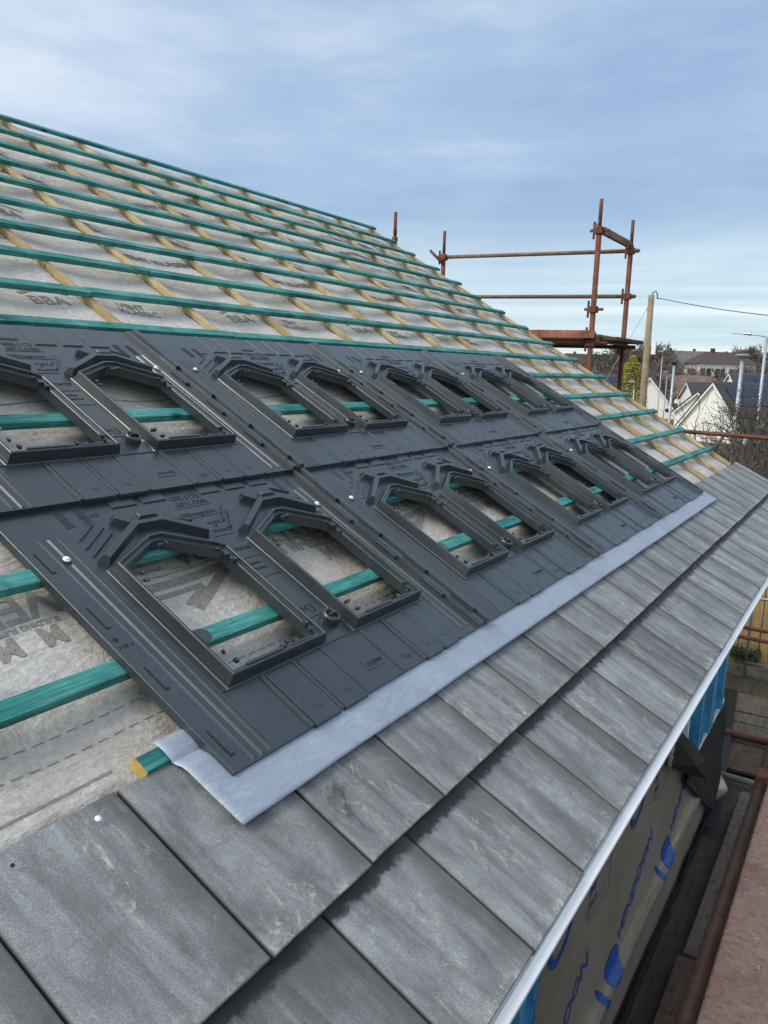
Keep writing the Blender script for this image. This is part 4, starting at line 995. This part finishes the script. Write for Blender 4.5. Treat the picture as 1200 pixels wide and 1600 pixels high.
def bare_tree(x, y, z, H_, label, group, seed, mat='bark2', spread=.55, depth=4, kids=4, r=.12, name='bare_tree', trunk=.3, cat='tree', minr=.012):
    R_ = random.Random(seed); root = tag(empty(name, (x, y, z)), label, cat, group)
    b = MB(); b.tube([Vector((0, 0, -.5)), Vector((R_.uniform(-.1, .1), R_.uniform(-.1, .1), H_ * trunk))], r, 6, r * .75, cap=False); b.build('trunk', M[mat], root, True)
    b = MB()
    for k in range(5):
        a = k / 5 * 6.28 + R_.uniform(-.4, .4); branchy(b, Vector((0, 0, H_ * trunk * R_.uniform(.7, 1))), Vector((math.cos(a) * .7, math.sin(a) * .7, 1.1)), H_ * .38, r * .6, depth, R_, spread, kids, minr=minr)
    b.build('crown', M[mat], root); return root
# dense bare bush at the right, 11-16 m away
def bush(px, py, X, H_, seed, label, depth=4):
    A_ = at(px, py, X); R_ = random.Random(seed); root = tag(empty('bare_bush', (A_.x, A_.y, -.3)), label, 'bush', 'bare bushes beyond the scaffold rail')
    b = MB(); top = A_.z + .3
    for k in range(7):
        a = R_.uniform(0, 6.28); branchy(b, Vector((R_.uniform(-.4, .4), R_.uniform(-.4, .4), 0)), Vector((math.cos(a) * .30, math.sin(a) * .30, 1)), top * .50, .045, depth, R_, .5, 4, segs=4, minr=.0055)
    b.build('branches', M['bark'], root)
    b = MB()
    for k in range(110):
        t = R_.uniform(.35, 1); c = Vector((R_.gauss(0, .9), R_.gauss(0, .9), top * t)); s_ = R_.uniform(.02, .045); u_ = Vector((R_.gauss(0, 1), R_.gauss(0, 1), R_.gauss(0, 1))).normalized() * s_; w_ = u_.orthogonal().normalized() * s_ * .6
        n = b.add([c - u_, c + w_, c + u_, c - w_]); b.face((n, n + 1, n + 2, n + 3))
    b.build('dead_leaves', M['bark'], root); return root
bush(1214, 572, 19, 4, 5, 'tallest dark bare bush at the right edge of the picture', 4)
bush(1226, 606, 17, 4, 8, 'bare bush in front of the large cream gable', 3)
bush(1222, 590, 22, 4, 15, 'bare bush cut off by the right edge', 4)
bush(1128, 680, 18, 3, 9, 'low sparse bare bush behind the scaffold rail', 2)
# ivy leaf clump on bush
# conifer
A_ = at(990, 556, 96); zb = gz(A_.x, A_.y) - .2; root = tag(empty('conifer', (A_.x, A_.y, zb)), 'rounded yellow green conifer between scaffold standard and timber pole', 'tree'); Hc = A_.z - zb
b = MB(); b.tube([(0, 0, 0), (0, 0, Hc * .5)], .15, 6); b.build('trunk', M['bark'], root)
b = MB(); R_ = random.Random(4)
for k in range(9000):
    t = R_.random() ** .8; prof_ = math.sin(math.pi * min(1, .12 + .88 * (1 - t)) * .55) * (1.0 if t < .9 else .6); rr = 1.9 * (prof_ ** .85) * (R_.random() ** .35) * (1 + .14 * math.sin(t * 30 + k % 6)); a = R_.uniform(0, 6.28)
    c = Vector((rr * math.cos(a), rr * math.sin(a), .2 + t * (Hc - .2))); s_ = R_.uniform(.08, .16); u_ = Vector((R_.gauss(0, 1), R_.gauss(0, 1), R_.gauss(.4, 1))).normalized() * s_; w_ = u_.orthogonal().normalized() * s_ * .5
    n = b.add([c - u_, c + w_, c + u_, c - w_]); b.face((n, n + 1, n + 2, n + 3))
b.build('crown', M['yleaf'], root)
def leafy(x, y, z, rx, rz, label, mat, n_=2500, name='hedge_bush', cat='bush', s0=.12, group=None):
    R_ = random.Random(int(x * 10)); b = MB()
    for k in range(n_):
        d_ = Vector((R_.gauss(0, 1), R_.gauss(0, 1), abs(R_.gauss(0, 1)))).normalized() * (R_.random() ** .3) * (1 + .2 * noise.noise((x + k % 7, y, k % 11)))
        c = Vector((d_.x * rx, d_.y * rx, d_.z * rz)); s_ = R_.uniform(.5, 1) * s0; u_ = Vector((R_.gauss(0, 1), R_.gauss(0, 1), R_.gauss(0, 1))).normalized() * s_; w_ = u_.orthogonal().normalized() * s_ * .6
        n = b.add([c - u_, c + w_, c + u_, c - w_]); b.face((n, n + 1, n + 2, n + 3))
    o = b.build(name, M[mat]); o.location = (x, y, z); tag(o, label, cat, group); return o
q = at(1056, 616, 112); leafy(q.x, q.y, gz(q.x, q.y), 1.2, q.z - gz(q.x, q.y), 'bright green bush behind the disc headed lamp', 'yleaf', 2500)
q = at(958, 562, 170); leafy(q.x, q.y, gz(q.x, q.y), 3.2, q.z - gz(q.x, q.y) + 1, 'dark evergreen behind the outer scaffold standard', 'dleaf', 2500, 'evergreen_tree', 'tree', .3)
q = at(936, 556, 180); leafy(q.x, q.y, gz(q.x, q.y), 4.5, q.z - gz(q.x, q.y) + 1, 'dark green evergreen between the scaffold standards', 'dleaf', 2500, 'evergreen_tree', 'tree', .3)
q = at(1215, 905, 14.5); leafy(q.x, q.y, 0, 1.6, 2.2, 'green leafy weeds over the plank fence by the white eaves strip', 'leaf', 3500, 'ivy_bush', 'bush', .07)
q = at(1168, 700, 30); leafy(q.x, q.y + 1, gz(q.x, q.y), 5, 1.0, 'low scrub behind the scaffold rail', 'dleaf', 4000, 'scrub', 'bush', .12)
# bare trees along the skyline and in the valley
TREES = ((975, 538, 150), (1003, 530, 140), (1022, 534, 150), (1042, 556, 130), (1062, 560, 128), (1165, 540, 165), (1172, 541, 170), (905, 570, 120), (925, 568, 118), (945, 566, 125), (965, 565, 120), (885, 560, 130), (1012, 560, 118), (1030, 575, 110), (1185, 572, 120), (870, 552, 140), (1196, 560, 130), (1094, 566, 138), (1122, 572, 136), (1160, 566, 140))
ORD = ['leftmost', 'second from the left', 'third from the left', 'fourth from the left', 'fifth from the left', 'sixth from the left', 'ninth from the right', 'eighth from the right', 'seventh from the right', 'sixth from the right', 'fifth from the right', 'fourth from the right', 'third from the right', 'second from the right', 'rightmost']
def tree_label(i):
    hi = TREES[i][1] < 545; rank = sorted([t[0] for t in TREES if (t[1] < 545) == hi]).index(TREES[i][0])
    if hi: return 'bare winter tree on the skyline, ' + ['left of the outer scaffold standard', 'beside that standard and the timber pole', 'touching the timber pole on its right', 'above the long white hill house', 'just right of the thick lamp column'][rank]
    return 'bare tree in the brown belt below the hill houses, ' + ORD[rank]
for i, (px, py, X) in enumerate(TREES):
    A_ = at(px, py, X); zb = gz(A_.x, A_.y); H_ = max(4, A_.z - zb)
    bare_tree(A_.x, A_.y, zb, H_, tree_label(i), 'bare trees behind the estate', 100 + i, depth=3 if py > 545 else 4, kids=5, r=.16, minr=.035, spread=.6)
b = MB(); R_ = random.Random(77)
for k in range(5200):
    px = R_.uniform(830, 1230); X = R_.uniform(108, 190); q = at(px, 590, X); z = gz(q.x, q.y)
    if (1030 < px < 1140 and X < 128) or (1080 < px < 1172 and X < 160): continue
    h = R_.uniform(1.5, 4.2); dx, dy = R_.gauss(0, .5), R_.gauss(0, .5); wv = R_.uniform(.03, .07)
    n = b.add([(q.x - wv, q.y, z - .2), (q.x + wv, q.y, z - .2), (q.x + dx, q.y + dy, z + h)]); b.face((n, n + 1, n + 2))
    for j in range(3):
        t = R_.uniform(.3, .9); c = Vector((q.x + dx * t, q.y + dy * t, z + h * t)); e = c + Vector((R_.gauss(0, .7), R_.gauss(0, .7), R_.uniform(.4, 1.3))); n = b.add([c, c + Vector((0, .10, 0)), e]); b.face((n, n + 1, n + 2))
tag(b.build('scrub_belt', M['farwood']), 'brown bare scrub filling the slope below the hill houses', 'scrub', kind='stuff')
